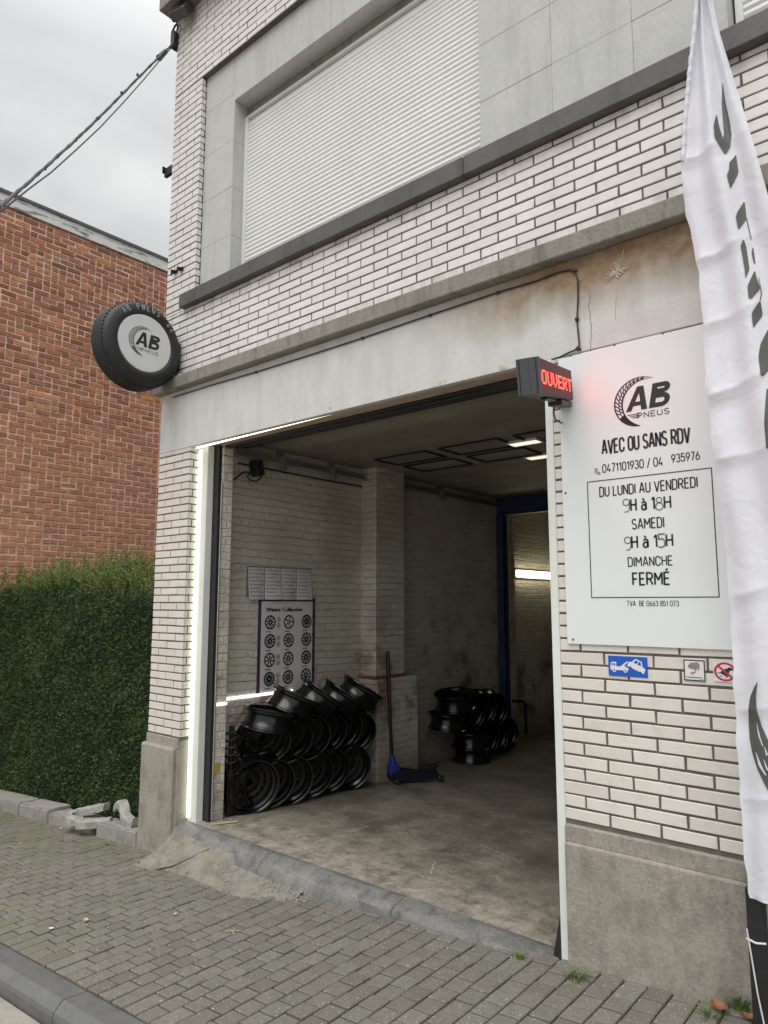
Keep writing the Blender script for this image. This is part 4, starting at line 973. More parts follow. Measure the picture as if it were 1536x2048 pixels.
DY = (LY1-LY0-.05)/35.; DZ = .0088
for c in range(-1, 37):
    for r in range(-7, 12):
        y = LY0+.033+c*DY; z = LZ1-.056-r*DZ
        if not (LY0+.018 < y < LY1-.008 and LZ0+.008 < z < LZ1-.008): continue
        lit_ = (c, r) in on; b = lit if lit_ else unl; ry, rz_ = (.0062, .0036) if lit_ else (.003, .002)
        n = 8; X = LX1+.0013
        b.add([(X, y+ry*math.cos(2*math.pi*k/n), z+rz_*math.sin(2*math.pi*k/n)) for k in range(n)]+[(X+.002, y, z)], [(k, (k+1) % n, n) for k in range(n)])
lunder(lit, 'lettering', M['ledred']); lunder(unl, 'unlit_dots', M['leddot'])
b = MB(); b.box(-.085, -.015, -.20, .05, LZ0-.03, LZ0-.001, bev=.004); b.box(-.065, -.035, -.42, -.20, LZ0-.012, LZ0-.001, bev=.003); lunder(b, 'bracket', M['black'])
b = MB(); b.tube([(-.06, -.16, LZ0-.02), (-.075, -.13, LZ0-.06), (-.085, -.06, LZ0-.09), (-.08, .0, LZ0-.10), (-.07, .04, LZ0-.11)], .0045, 6); lunder(b, 'power_cord', M['black'])

# cable run along the lintel to the sign
cb = MB(); pts = []
for u in range(660, 1140, 40): pts.append(None)
us = [(345, 795), (420, 771), (512, 744), (620, 710), (725, 676), (860, 630), (995, 585), (1075, 561), (1112, 546), (1138, 540), (1150, 543), (1156, 560), (1156, 600), (1154, 640), (1157, 670), (1159, 690), (1150, 700), (1140, 704), (1120, 714), (1105, 719)]
P = [at(u, v, 1, -.012) for u, v in us]
cb.tube(P, .0045, 6)
for u, v in ((512, 744), (725, 676), (860, 630), (995, 585), (1150, 541), (1154, 638), (1158, 698)): p = at(u, v, 1, -.013); cb.box(p[0]-.011, p[0]+.009, -.020, -.004, p[2]-.008, p[2]+.008, bev=.003)
tag(cb.build('power_cable', M['black']), 'thin black cable clipped along the stained lintel down to the led sign', 'cable')

# ------------------------------------------------------------------ tyre sign on the corner
tyc = at(290, 687, 1, -.375); TX = tyc[0]; RT = .362; RD = .243; TW = .23
TY = empty('tyre_sign', (TX, tyc[1], tyc[2]), 'black tyre mounted as projecting sign with white round logo face', 'tyre sign')
Mx = Matrix.Rotation(math.pi/2, 4, 'Y')     # lathe axis z -> +x
b = MB()
prof = [(RD-.004, -.004), (RD+.012, .010), (RD+.025, .012), (RD+.05, .007), (RD+.078, -.002), (RD+.098, -.016), (RT-.010, -.036), (RT-.002, -.054)]
tread = []
z = -.060
for k in range(4):
    tread += [(RT, z), (RT+.001, z-.026), (RT-.007, z-.028), (RT-.007, z-.033)]; z -= .035
prof2 = prof+tread+[(RT-.002, -TW+.045), (RT-.012, -TW+.03), (RD+.075, -TW+.006), (RD+.03, -TW), (RD-.01, -TW+.012)]
n = 72; V = []; F = []; k = len(prof2)
b.lathe(prof2, 96, Mx)
# shoulder blocks: small sipes cut as ridges
for i in range(64):
    a = 2*math.pi*i/64
    for zz in (-.042, -TW+.05):
        Mt = Mx @ Matrix.Rotation(a, 4, 'Z') @ Matrix.Translation((RT-.0035, 0, zz-.006)); b.box(-.004, .004, -.0055, .0055, -.012, .012, M=Mt)
# moulded ring on the side wall
b.lathe([(RD+.040, .007), (RD+.043, .0105), (RD+.047, .0085)], 96, Mx)
o = b.build('tyre', M['rubber'], TY, smooth=True)
b = MB(); b.lathe([(0.0001, .006), (RD-.012, .006), (RD-.004, .003), (RD-.002, -.004)], 72, Mx); b.lathe([(0.0001, -TW+.02), (RD-.004, -TW+.02)], 48, Mx); face = b.build('face_disc', M['disc'], TY)
lg2 = MB(); sc1 = RD*1.18
logo(lg2, lambda u, v: (.0075, (u-.52)*sc1, (v-.0)*sc1+.01), 0, 1); lg2.build('logo', [M['ink'], M['greyink']], face)
hw = MB()
HWL = {'A': [[(0, 0), (.35, 1), (.7, 0)], [(.15, .4), (.55, .4)]], 'B': [[(0, 0), (0, 1), (.5, .95), (.55, .7), (.05, .52), (.6, .4), (.6, .08), (0, 0)]], 'P': [[(0, 0), (0, 1), (.55, .95), (.6, .6), (.05, .48)]], 'N': [[(0, 0), (0, 1), (.6, 0), (.6, 1)]],
       'E': [[(.55, 1), (0, 1), (0, 0), (.55, 0)], [(0, .5), (.45, .5)]], 'U': [[(0, 1), (.03, .15), (.3, 0), (.57, .15), (.6, 1)]], 'S': [[(.6, .9), (.25, 1), (.05, .75), (.5, .45), (.5, .12), (.2, 0), (0, .1)]], '6': [[(.5, 1), (.15, .75), (.02, .35), (.2, .02), (.5, .1), (.55, .4), (.3, .52), (.05, .4)]]}
def rim_text(s, a0, step):
    for i, ch in enumerate(s):
        if ch == ' ': continue
        ac = math.radians(a0-step*i)
        for st2 in HWL[ch]:
            pts = [((RD+.034+.050*v), ac-(u-.3)*.115) for u, v in st2]
            def fmt(r, a): 
                zz = np.interp(r, [p[0] for p in prof], [p[1] for p in prof])+.0022; return (zz, r*math.cos(a), r*math.sin(a))
            P2 = []
            for (r1, a1), (r2, a2) in zip(pts[:-1], pts[1:]):
                for q in range(3): P2.append((r1+(r2-r1)*q/3, a1+(a2-a1)*q/3))
            P2.append(pts[-1]); hw.tube([fmt(*p) for p in P2], .0024, 5)
rim_text('AB PNEUS', 132, 9.0); rim_text('66', 46, 9)
hw.build('handwriting', M['chalk'], TY)
b = MB(); b.tube([(-TW*.5, 0, 0), (-TW*.5, .375, 0)], .03, 10); b.box(-TW*.5-.06, -TW*.5+.06, .355, .373, -.12, .12, bev=.004); b.build('mounting_arm', M['black'], TY)
p = at(361, 755, 1, -.05)
b = MB(); b.lathe([(.0001, .03), (.02, .028), (.026, .018), (.026, -.018), (.02, -.028), (.0001, -.03)], 16, Matrix.Translation((p[0], -.05, p[2])) @ Matrix.Rotation(.4, 4, 'Y')); b.tube([(p[0]-.02, -.05, p[2]-.01), (p[0]-.08, -.06, p[2]-.03)], .009, 8); b.tube([(p[0], -.05, p[2]), (p[0], .0, p[2])], .012, 8)
tag(b.build('cable_gland', M['oldstone'], smooth=True), 'small whitish round junction cap beside the tyre sign on the ledge', 'junction cap')

# ------------------------------------------------------------------ lights at the doorway
LD = empty('led_strip_light', (.47, .09, 0), 'lit white light strip running up the left door frame and along the lintel', 'light strip')
b = MB(); b.box(.4565, .4765, .088, .0985, .02, 2.985, bev=.002); under(b, 'upright_strip', M['ledwhite'], LD)
b = MB(); pts = [(.48+i*.13, .030+.0006*i, 3.0215+.0) for i in range(11)]
b.box(.48, 2.05, .0425, .056, 2.983, 2.9985, M=Matrix.Translation((.48, 0, 2.99)) @ Matrix.Rotation(-.0095, 4, 'Y') @ Matrix.Translation((-.48, 0, -2.99)), bev=.002); under(b, 'lintel_strip', M['ledwhite'], LD)
LB = empty('wall_light_band', (.47, .8, .9), 'glowing bar standing for a light band low on the inner wall beside the wheel rims', 'light bar')
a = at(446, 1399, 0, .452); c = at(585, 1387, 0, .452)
b = MB(); b.box(.447, .458, a[1], c[1], a[2]-.011, a[2]+.011, bev=.003); under(b, 'tube', M['bar'], LB)  # glowing bar added to stand for a band of light on the wall
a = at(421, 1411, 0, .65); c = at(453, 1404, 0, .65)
lb2 = empty('wall_light_band', (.65, .25, a[2]), 'short glowing bar standing for a light band on the front pilaster just inside the doorway', 'light bar')
b = MB(); b.box(.646, .655, .203, .303, a[2]-.010, a[2]+.010, bev=.003); under(b, 'tube', M['bar'], lb2)  # added glowing bar carries the light band across the pilaster
# garage door hardware
GD = empty('overhead_door', (2, .5, 2.9), 'raised dark overhead garage door and its vertical side guide', 'garage door')
b = MB(); b.box(.57, .63, .168, .19, -.01, 3.02); b.box(.60, .628, .19, .198, -.01, 3.02); under(b, 'side_guide', M['black'], GD)
b = MB(); b.box(.66, 3.75, .203, .26, 2.995, 3.11, bev=.006); b.box(.66, 3.75, .30, .34, 3.0, 3.11, bev=.01); b.tube([(.66, .42, 3.05), (3.75, .42, 3.05)], .035, 12); under(b, 'header_panel', M['black'], GD)
b = MB(); b.box(3.66, 3.697, .17, .2, -.01, 3.0); under(b, 'right_guide', M['black'], GD)
b = MB(); b.tube([(.648, .19, 2.7), (.648, .19, 0.02)], .008, 6); under(b, 'edge_pipe', M['galv'], GD)
RL = empty('ceiling_rail', (.5, 2.5, 3.0), 'galvanised door rail on hanging brackets along the top of inner wall', 'door rail')
b = MB(); b.box(.50, .505, .45, 5.0, 2.99, 3.045); b.box(.505, .535, .45, 5.0, 3.04, 3.045); b.box(.505, .535, .45, 5.0, 2.99, 2.995); under(b, 'rail', M['galv'], RL)
b = MB(); b.tube([(.46, .5, 2.93), (.46, 1.6, 2.925), (.46, 2.14, 2.93)], .007, 6); under(b, 'conduit', M['steeldull'], RL)
for y in (.95, 1.62, 2.5, 3.5): 
    b = MB(); b.box(.49, .545, y, y+.05, 2.93, 3.06, bev=.004); b.box(.447, .5, y, y+.05, 3.05, 3.118); under(b, 'bracket', M['galv'], RL)
# motor box with looped cable
MT = empty('door_motor', (.6, .33, 2.8), 'black door motor box with looped cable under the lintel at left', 'motor')
p = at(514, 937, 0, .52)
b = MB(); Mr = Matrix.Translation((.52, p[1], p[2])) @ Matrix.Rotation(.25, 4, 'X'); b.box(-.05, .05, -.045, .045, -.07, .07, M=Mr, bev=.012); b.lathe([(0.0001, .075), (.03, .07), (.035, .04)], 14, Mr); under(b, 'casing', M['black'], MT)
b = MB(); pa = [(455, 950), (458, 962), (470, 958), (485, 945), (505, 944)]; b.tube([at(u, v, 0, .56) for u, v in pa], .008, 6)
pb = [(500, 946), (494, 953), (500, 960), (512, 963), (522, 955), (525, 940), (520, 928), (508, 921), (500, 924)]; b.tube([at(u, v, 0, .56) for u, v in pb], .007, 6); under(b, 'cable', M['black'], MT)

# lamps inside
TL = empty('tube_lamp', (.5, 5.9, 2.1), 'lit fluorescent tube fitting on the rear inner wall past the blue column', 'lamp')
a = at(1036, 1147, 0, .50)
b = MB(); b.box(.446, .475, a[1]-.03, a[1]+1.33, a[2]-.06, a[2]+.06, bev=.006); under(b, 'fitting', M['pvc'], TL)
b = MB(); b.tube([(.495, a[1]+.01, a[2]+.022), (.495, a[1]+1.27, a[2]+.022)], .02, 10); b.tube([(.495, a[1]+.01, a[2]-.022), (.495, a[1]+1.27, a[2]-.022)], .02, 10); under(b, 'tube', M['tube'], TL)
for i, (u, v, lab) in enumerate(((1050, 885, 'nearer lit flat ceiling lamp in the plank ceiling'), (1082, 913, 'farther lit flat ceiling lamp beside the doorway jamb'))):
    p = at(u, v, 2, ZC-.015); r0 = empty('ceiling_lamp', (p[0], p[1], ZC-.01), lab, 'ceiling lamp', 'ceiling lamps in the garage')
    b = MB(); b.box(-.15, .15, -.08, .08, -.012, .009, bev=.003); b.build('frame', M['pvc'], r0); b = MB(); b.box(-.13, .13, -.05, .05, -.016, -.0125); b.build('diffuser', M['lampglow'], r0)

# ------------------------------------------------------------------ poster and price sheets
fmW = lambda d: (lambda y, z: (XW+d, y, z))
PO = empty('wheel_poster', (XW, 1.1, .9), 'white Winter Collection wheel poster with purple edges on the inner wall', 'poster')
py0 = at(515, 1300, 0, XW+.004)[1]; py1 = at(630, 1250, 0, XW+.004)[1]; pz1 = at(515, 1196, 0, XW)[2]; pz0 = at(515, 1392, 0, XW)[2]
b = MB(); b.box(XW+.0005, XW+.003, py0, py1, pz0, pz1); under(b, 'backing', M['purple'], PO)
b = MB(); m_ = .05*(py1-py0); b.box(XW+.003, XW+.0042, py0+m_, py1-m_, pz0-.002, pz1-.03); under(b, 'paper', M['paper'], PO)
pr2 = MB(); fmP = fmW(.0052); pw_, ph_ = py1-py0, pz1-pz0
for dy in (0, .0035, .007): put_text(pr2, 'Winter Collection', py0+.12*pw_+dy, py0+.75*pw_+dy, pz0+.858*ph_, pz0+.90*ph_, fmW(.0052+dy*.05))
for r in range(4):
    for c in range(3):
        y = py0+(.20+.32*c)*pw_; z = pz0+(.745-.195*r)*ph_; R = .058
        pr2.stroke(arcpts(y, z, R, 0, 360, 24), .014, fmP, jn=0); sp_ = [9, 5, 12, 10, 9, 10, 7, 8, 11, 14, 10, 9][r*3+c]
        for k in range(sp_):
            a = 2*math.pi*k/sp_+.3*r; pr2.stroke([(y+.012*math.cos(a), z+.012*math.sin(a)), (y+R*math.cos(a+.06), z+R*math.sin(a+.06))], .012, fmP, jn=0)
        pr2.stroke(arcpts(y, z, .012, 0, 360, 10), .008, fmP, jn=0); pr2.poly([(y-.05, z-.088), (y+.01, z-.088), (y+.01, z-.080), (y-.05, z-.080)], fmP)
        for q, (dy, dz) in enumerate(((.10, .025), (.10, -.03)) if c == 0 else (((.095, .045),) if c == 2 else ())):
            pr2.stroke(arcpts(y+dy, z+dz, .020, 0, 360, 14), .004, fmP, jn=0)
            for k in range(5): a = 2*math.pi*k/5; pr2.stroke([(y+dy, z+dz), (y+dy+.02*math.cos(a), z+dz+.02*math.sin(a))], .0035, fmP, jn=0)
under(pr2, 'print', M['ink'], PO)
y0 = at(497, 1160, 0, XW+.02)[1]; y1 = at(624, 1160, 0, XW+.02)[1]; z1 = at(500, 1134, 0, XW+.02)[2]; z0 = z1-.285
names = ['leftmost handwritten laminated price sheet above the wheel poster', 'second handwritten laminated price sheet from the left above the poster', 'third handwritten laminated price sheet from the left above the poster', 'rightmost curling laminated price sheet above the wheel poster']
b = MB(); b.box(XW+.0005, XW+.0065, y0-.008, y1+.004, z0+.02, z1+.012); tag(b.build('backing_board', M['ledge']), 'thin grey board on inner wall carrying the four price sheets', 'board')
for k in range(4):
    ya = y0+(y1-y0)*k/4+.004; yb = y0+(y1-y0)*(k+1)/4-.004; r0 = empty('price_sheet', (XW+.01, ya, z0), names[k], 'notice', 'laminated price sheets')
    n = 9; mm = 7
    def shp(s, t_, d=0): return (XW+.010+d+.010*math.sin(math.pi*s)*(1-.3*t_)+(.022*(1-t_)**2*(s if k % 2 else 1-s)), ya+(yb-ya)*s, z0+(z1-z0)*t_)
    b = MB(); V = [shp(i/n, j/mm) for i in range(n+1) for j in range(mm+1)]; b.add(V, [(i*(mm+1)+j, (i+1)*(mm+1)+j, (i+1)*(mm+1)+j+1, i*(mm+1)+j+1) for i in range(n) for j in range(mm)]); under(b, 'sheet', M['sheet'], r0, smooth=True)
    w = MB()
    for l in range(8):
        t_ = .92-l*.115; s = .08
        while s < random.uniform(.6, .95):
            e = s+random.uniform(.05, .16); q = [s+(e-s)*i/5 for i in range(6)]
            P2 = [shp(x_, t_+random.uniform(-.022, .022), .0014) for x_ in q]; w.tube(P2, .0021, 4); s = e+.04
    under(w, 'handwriting', M['ink'], r0)

# ------------------------------------------------------------------ steel wheel rims
def rim_proto():
    R = .218; Wd = .165
    outer = [(R, 0), (R+.001, -.006), (R-.012, -.012), (R-.016, -.02), (R-.018, -.034), (R-.034, -.048), (R-.036, -.098), (R-.024, -.118), (R-.02, -.135), (R-.016, -.148), (R-.002, -.155), (R, -.162), (R-.004, -Wd)]
    inner = [(R-.010, -Wd+.004), (R-.024, -.146), (R-.026, -.132), (R-.030, -.118), (R-.041, -.10), (R-.039, -.05), (R-.024, -.036), (R-.022, -.02), (R-.014, -.008), (R-.006, -.001)]
    b = MB(); b.lathe(outer+inner, 64, closed=True); bar = b.build('barrel', M['steelblk'], smooth=True)
    d = MB(); rr = [(.030, -.110), (.036, -.098), (.060, -.100), (.082, -.112), (.098, -.120), (.112, -.112), (.120, -.108), (.138, -.108), (.150, -.112), (.178, -.100)]
    n = 60
    V = [(r*math.cos(2*math.pi*i/n), r*math.sin(2*math.pi*i/n), z) for i in range(n) for r, z in rr]; k = len(rr); F = []
    for i in range(n):
        for t_ in range(k-1):
            if t_ in (6,) and i % 4 in (0, 1): continue
            if t_ in (2,) and i % 12 == 0: continue
            j = (i+1) % n; F.append((i*k+t_, j*k+t_, j*k+t_+1, i*k+t_+1))
    d.add(V, F); di = d.build('disc', M['steeldull'], smooth=True)
    return bar, di
pb_, pd_ = rim_proto(); first = [True]
def axis_mat(p, ax, roll=0):
    q = Vector(ax).normalized().to_track_quat('Z', 'Y'); return Matrix.Translation(p) @ q.to_matrix().to_4x4() @ Matrix.Rotation(roll, 4, 'Z')
def place_rim(p, ax, lab, group, roll=0):
    r0 = empty('steel_wheel', (0, 0, 0), lab, 'wheel', group)
    if first[0]: b_, d_ = pb_, pd_; first[0] = False
    else:
        b_, d_ = pb_.copy(), pd_.copy(); COL.objects.link(b_); COL.objects.link(d_)
    b_.parent = r0; d_.parent = r0; r0.matrix_world = axis_mat(p, ax, roll) @ Matrix.Scale(random.uniform(1.0, 1.09), 4); return r0
gR = 'black steel wheel rims piled by the poster wall'
ordn = ['first', 'second', 'third', 'fourth', 'fifth', 'sixth']
AXB = (.91, -.36, -.20)
def edge_on(p, q, k=.04):
    d = (Vector(CAM)-Vector(p)).normalized(); q = Vector(q).normalized(); return (q-d*q.dot(d)+d*k).normalized()
BOT = [(508, 1569), (541, 1565), (579, 1559), (620, 1553), (656, 1546), (698, 1539)]
MID = [(532, 1491), (573, 1484), (613, 1476), (650, 1470), (684, 1468), (710, 1470)]
for k, (u, v) in enumerate(BOT):
    last = ' at the pilaster' if k == 5 else (' nearest the doorway' if k == 0 else '')
    p = at(u, v, 0, .72); place_rim((p[0], p[1], fz(p[1])+.213), (AXB[0], AXB[1]+random.uniform(-.12, .1), AXB[2]+random.uniform(-.12, .08)), ordn[k]+' black wheel from the left, bottom row of the front pile'+last, gR, random.uniform(0, 6))
for k, (u, v) in enumerate(MID):
    p = at(u, v, 0, .72); place_rim(tuple(p), (AXB[0], AXB[1]+random.uniform(-.14, .12), AXB[2]-.16+random.uniform(-.14, .12)), ordn[k]+' black wheel from the left, middle row of the front pile', gR, random.uniform(0, 6))
p = at(540, 1436, 0, .72); q_ = edge_on(p, (.13, .11, .98), .10); place_rim(tuple(Vector(p)+q_*.08), q_, 'black wheel lying nearly flat at the left end of the front pile', gR)
for k, (u, v, c) in enumerate(((586, 1404, .40), (638, 1396, .62), (680, 1396, .60), (720, 1386, .55))):
    p = at(u, v, 0, .72); q_ = edge_on(p, (.76*c, .65*c, .9), .03); place_rim(tuple(Vector(p)+q_*.08), q_, ordn[k]+' tilted black wheel from the left, top of the front pile', gR)
gR2 = 'black steel wheels piled by the blue column'
for k, (u, v) in enumerate(((968, 1482), (988, 1474), (1010, 1466))):
    p = at(u, v, 0, .74); place_rim((p[0], p[1], fz(p[1])+.213), (AXB[0], AXB[1], AXB[2]+.1), ordn[k]+' black wheel from the left, bottom row of the rear pile', gR2, k)
for k, (u, v) in enumerate(((940, 1430), (965, 1422), (985, 1424))):
    p = at(u, v, 0, .74); place_rim(tuple(p), (AXB[0], AXB[1], AXB[2]), ordn[k]+' black wheel from the left, upper row of the rear pile', gR2, k)
p = at(897, 1441, 0, .70); place_rim((p[0], p[1], p[2]+.08), (.05, .04, 1), 'flat black wheel at the left edge of the rear pile under the topmost one', gR2)
p = at(908, 1396, 0, .70); place_rim((p[0], p[1], p[2]+.06), edge_on(p, (-.05, -.04, .95), .3), 'topmost tilted black wheel on the rear pile', gR2)
for k in range(2):
    p = at(943, 1490, 0, .72); place_rim((p[0], p[1], fz(p[1])+.167*(k+1)), (.02*k, .01, 1), ('lower' if k == 0 else 'upper')+' of two black wheels stacked flat on the floor in the rear pile', gR2, k)
# ------------------------------------------------------------------ strut with coil spring behind the front pilaster
SS = empty('spring_strut', (.60, .40, 0), 'old black coil spring strut standing behind the front pilaster', 'car part')
b = MB(); b.tube([(.60+.055*math.cos(a), .40+.055*math.sin(a), .36+.030*a/(math.pi)) for a in np.linspace(0, 2*math.pi*5, 90)], .009, 7); under(b, 'coil_spring', M['steeldull'], SS)
b = MB(); b.tube([(.60, .40, .05), (.60, .40, .70)], .022, 10); b.tube([(.60, .40, .04), (.60, .40, .36)], .035, 12); under(b, 'damper_tube', M['steeldull'], SS)
b = MB(); b.box(.595, .625, .36, .48, 0.0, .30, bev=.008); b.box(.60, .66, .40, .42, .18, .20); b.tube([(.61, .47, .05), (.64, .47, .05)], .02, 8); b.tube([(.61, .47, .14), (.64, .47, .14)], .02, 8); under(b, 'knuckle_plate', M['steeldull'], SS)
wd = MB(); p = at(450, 1646, 2, .003); wd.box(-.1, .1, -.012, .012, -.002, .004, M=Matrix.Translation((p[0], p[1], .004)) @ Matrix.Rotation(1.1, 4, 'Z')); tag(wd.build('wood_strip', M['wood']), 'thin pale wood strip lying flat on the floor by the doorway', 'wood strip')

# ------------------------------------------------------------------ trolley jack
jp = at(806, 1556, 2, -.03); JX, JY = jp[0], jp[1]
TJ = empty('trolley_jack', (JX, JY, fz(JY)), 'blue and black trolley jack with long upright handle in front of pilaster', 'jack')
TJ.rotation_euler = (0, 0, math.radians(58)); TJ.scale = (.88, .88, .92)
def jpart(mb, n, m, sm=False, par=None): o = mb.build(n, m, par or TJ, smooth=sm); return o
b = MB()
for s in (-1, 1):
    prf = [(-.16, .04), (-.16, .12), (-.05, .15), (.1, .12), (.42, .075), (.46, .06), (.46, .03), (.1, .03)]
    V = [(x, s*.085+d, z) for d in (0, .008) for x, z in prf]; k = len(prf); b.add(V, [tuple(range(k)), tuple(range(2*k-1, k-1, -1))]+[(i, (i+1) % k, k+(i+1) % k, k+i) for i in range(k)])
b.box(-.14, .05, -.082, .09, .05, .10, bev=.006); jpart(b, 'chassis', M['jackdark'])
b = MB(); b.box(.02, .40, -.035, .035, .075, .12, bev=.008); b.lathe([(.0001, .16), (.045, .158), (.05, .145), (.03, .14), (.025, .11)], 20, Matrix.Translation((.38, 0, 0))); jpart(b, 'lifting_arm', M['steeldull'])
b = MB(); b.box(-.17, -.05, -.07, .07, .09, .20, bev=.015); b.tube([(-.12, 0, .16), (-.135, 0, .30)], [.05, .026], 12); jpart(b, 'handle_socket', M['jackblue'])
hp = MB(); hp.tube([(-.13, 0, .24), (-.142, 0, .45), (-.165, 0, .9)], .019, 10); hp.tube([(-.142, 0, .42), (-.144, 0, .46)], .021, 10); hp.tube([(-.152, 0, .62), (-.154, 0, .70)], .020, 10)
hp.tube([(-.165, 0, .9), (-.185, 0, 1.40)], .022, 10); jpart(hp, 'handle', M['steelblk'])
for x, s, r in ((.42, -1, .035), (.42, 1, .035), (-.10, -1, .03), (-.10, 1, .03)):
    b = MB(); b.lathe([(.0001, .014), (r-.006, .014), (r, .009), (r, -.009), (r-.006, -.014), (.0001, -.014)], 20, Matrix.Translation((x, s*.105, r)) @ Matrix.Rotation(math.pi/2, 4, 'X')); jpart(b, 'wheel', M['black'], True)

# ------------------------------------------------------------------ banner
FY = -.30
FLG = empty('feather_banner', (4.56, FY, g(4.5)), 'tall white feather banner with dark grey print standing at the right', 'banner')
def FP(u, v): p = at(u, v, 1, FY); return p[0], p[2]
Lp = [(1404, -260), (1400, -120), (1395, 0), (1385, 100), (1376, 180), (1370, 260), (1364, 330), (1366, 380), (1372, 430), (1384, 480), (1396, 540), (1403, 610), (1407, 680), (1411, 760), (1420, 850), (1430, 960), (1440, 1040), (1450, 1140), (1457, 1230), (1462, 1320), (1468, 1450), (1474, 1550), (1480, 1650), (1487, 1730), (1494, 1790), (1504, 1815)]
Rp = [(1410, -260), (1416, -120), (1424, 0), (1437, 60), (1458, 130), (1480, 200), (1508, 290), (1536, 390), (1580, 520), (1625, 680), (1670, 900), (1700, 1100), (1715, 1300), (1715, 1500), (1705, 1700), (1690, 1800), (1640, 1835)]
Lz = [FP(*p) for p in Lp][::-1]; Rz = [FP(*p) for p in Rp][::-1]
lz = np.array([p[1] for p in Lz]); lx = np.array([p[0] for p in Lz]); rz = np.array([p[1] for p in Rz]); rx = np.array([p[0] for p in Rz])
def xl(z): return float(np.interp(z, lz, lx))
def xr(z): return float(np.interp(z, rz, rx))
def rip(x, z):
    a, b = xl(z), xr(z); s = (x-a)/max(b-a, .02); w = b-a
    r = .035*w*math.sin(2.2*math.pi*s+.5*z)+.016*math.sin(9*s*math.pi*.5+1.3*z+.6*math.sin(3*z))
    r += .005*math.exp(-s*5)*math.sin(11*z+3*math.sin(5*z))*min(1, w*4)
    r += .006*math.sin(6.3*z+7*x)*(.3+s)+.007*abs(math.sin(4.1*z-9*s+1.2*math.sin(2*z)))*(.4+s)
    # sharp creases running in from the sleeve
    for zc, sl, am in ((4.35, .5, .020), (3.62, .25, .022), (3.15, .35, .026), (2.86, .3, .018), (2.55, .4, .024), (2.28, .2, .020), (1.72, .5, .016), (1.28, .35, .014), (.95, .3, .012)):
        d = (z-zc-sl*.28*s*w*2.2); r -= am*(math.exp(-abs(d/.035)**1.1)-.55*math.exp(-abs((d+.05)/.06)**1.5))*math.exp(-s*2.6)*min(1, s*9+.06)
    return r
b = MB(); nzr, nxr = 620, 40; zt0, zt1 = max(lz.min(), rz.min()), min(lz.max(), rz.max())
V = []
for i in range(nzr+1):
    z = zt0+(zt1-zt0)*i/nzr; a, c = xl(z), xr(z)
    a += .0018*math.sin(31*z)+.0012*math.sin(57*z+1)
    for j in range(nxr+1):
        s = j/nxr; x = a+(c-a)*s; V.append((x, FY+rip(x, z), z+(.02*s*(1-s) if i == 0 else 0)))
b.add(V, [(i*(nxr+1)+j, i*(nxr+1)+j+1, (i+1)*(nxr+1)+j+1, (i+1)*(nxr+1)+j) for i in range(nzr) for j in range(nxr)])
under(b, 'cloth', M['cloth'], FLG, smooth=True)
# gathered sleeve along the upper left edge
b = MB(); sl = [FP(u, v) for u, v in ((1404, -260), (1398, -100), (1394, 0), (1387, 80), (1379, 150), (1374, 200), (1368, 270), (1366, 330))]
P2 = []
for (x0, z0), (x1, z1) in zip(sl[:-1], sl[1:]):
    for q in range(14): P2.append((x0+(x1-x0)*q/14+.004, FY-.012, z0+(z1-z0)*q/14))
b.tube(P2, [.010+.0016*math.sin(i*1.15)+.0012*math.sin(i*2.7) for i in range(len(P2))], 10); under(b, 'pole_sleeve', M['cloth'], FLG, smooth=True)
# print on the banner, following the cloth
prn = MB()
def patch(rows):
    "rows: (v, uL, uR) in photo pixels on the banner plane"
    rows = sorted(rows); out = []
    vs = np.array([r[0] for r in rows], float); a = np.array([r[1] for r in rows], float); c = np.array([r[2] for r in rows], float)
    n = max(4, int((vs[-1]-vs[0])/6)); nc = 6; Vq = []
    for i in range(n+1):
        v = vs[0]+(vs[-1]-vs[0])*i/n; ul = np.interp(v, vs, a); ur = np.interp(v, vs, c)
        for j in range(nc+1):
            x, z = FP(ul+(ur-ul)*j/nc, v); Vq.append((x, FY+rip(x, z)-.0035, z))
    prn.add(Vq, [(i*(nc+1)+j, (i+1)*(nc+1)+j, (i+1)*(nc+1)+j+1, i*(nc+1)+j+1) for i in range(n) for j in range(nc)])
patch([(160, 1441, 1442), (200, 1440, 1448), (230, 1443, 1455), (265, 1447, 1461), (290, 1444, 1459), (307, 1448, 1452)])
patch([(231, 1433, 1434), (255, 1430, 1439), (280, 1432, 1447), (307, 1449, 1452)])
patch([(306, 1469, 1470), (325, 1458, 1473), (340, 1459, 1475), (352, 1455, 1471), (378, 1462, 1463)])
patch([(400, 1485, 1487), (422, 1476, 1490), (435, 1473, 1491), (460, 1478, 1480)])
patch([(432, 1490, 1492), (476, 1500, 1502)])
patch([(481, 1487, 1489), (495, 1483, 1493), (540, 1491, 1500), (558, 1493, 1494)]); patch([(493, 1503, 1505), (505, 1502, 1507), (525, 1507, 1510)])
patch([(542, 1508, 1510), (555, 1504, 1513), (576, 1497, 1520), (600, 1500, 1506)]); patch([(553, 1516, 1517), (585, 1521, 1523), (600, 1519, 1521)])
patch([(602, 1519, 1521), (630, 1506, 1525), (657, 1509, 1511)]); patch([(658, 1534, 1536), (690, 1523, 1560), (715, 1520, 1560), (755, 1525, 1530)])
patch([(780, 1536, 1545), (850, 1532, 1560), (900, 1536, 1548)])
crs = [(1364, 1515, 1516), (1377, 1507, 1514), (1395, 1499, 1512), (1420, 1495, 1514), (1450, 1494, 1523), (1480, 1497, 1537), (1510, 1504, 1552), (1540, 1515, 1570), (1580, 1536, 1590), (1620, 1562, 1615), (1660, 1600, 1630)]
patch(crs); under(prn, 'print', M['flagink'], FLG)
prn = MB()
def slit(rows):
    global FYo; patch(rows)
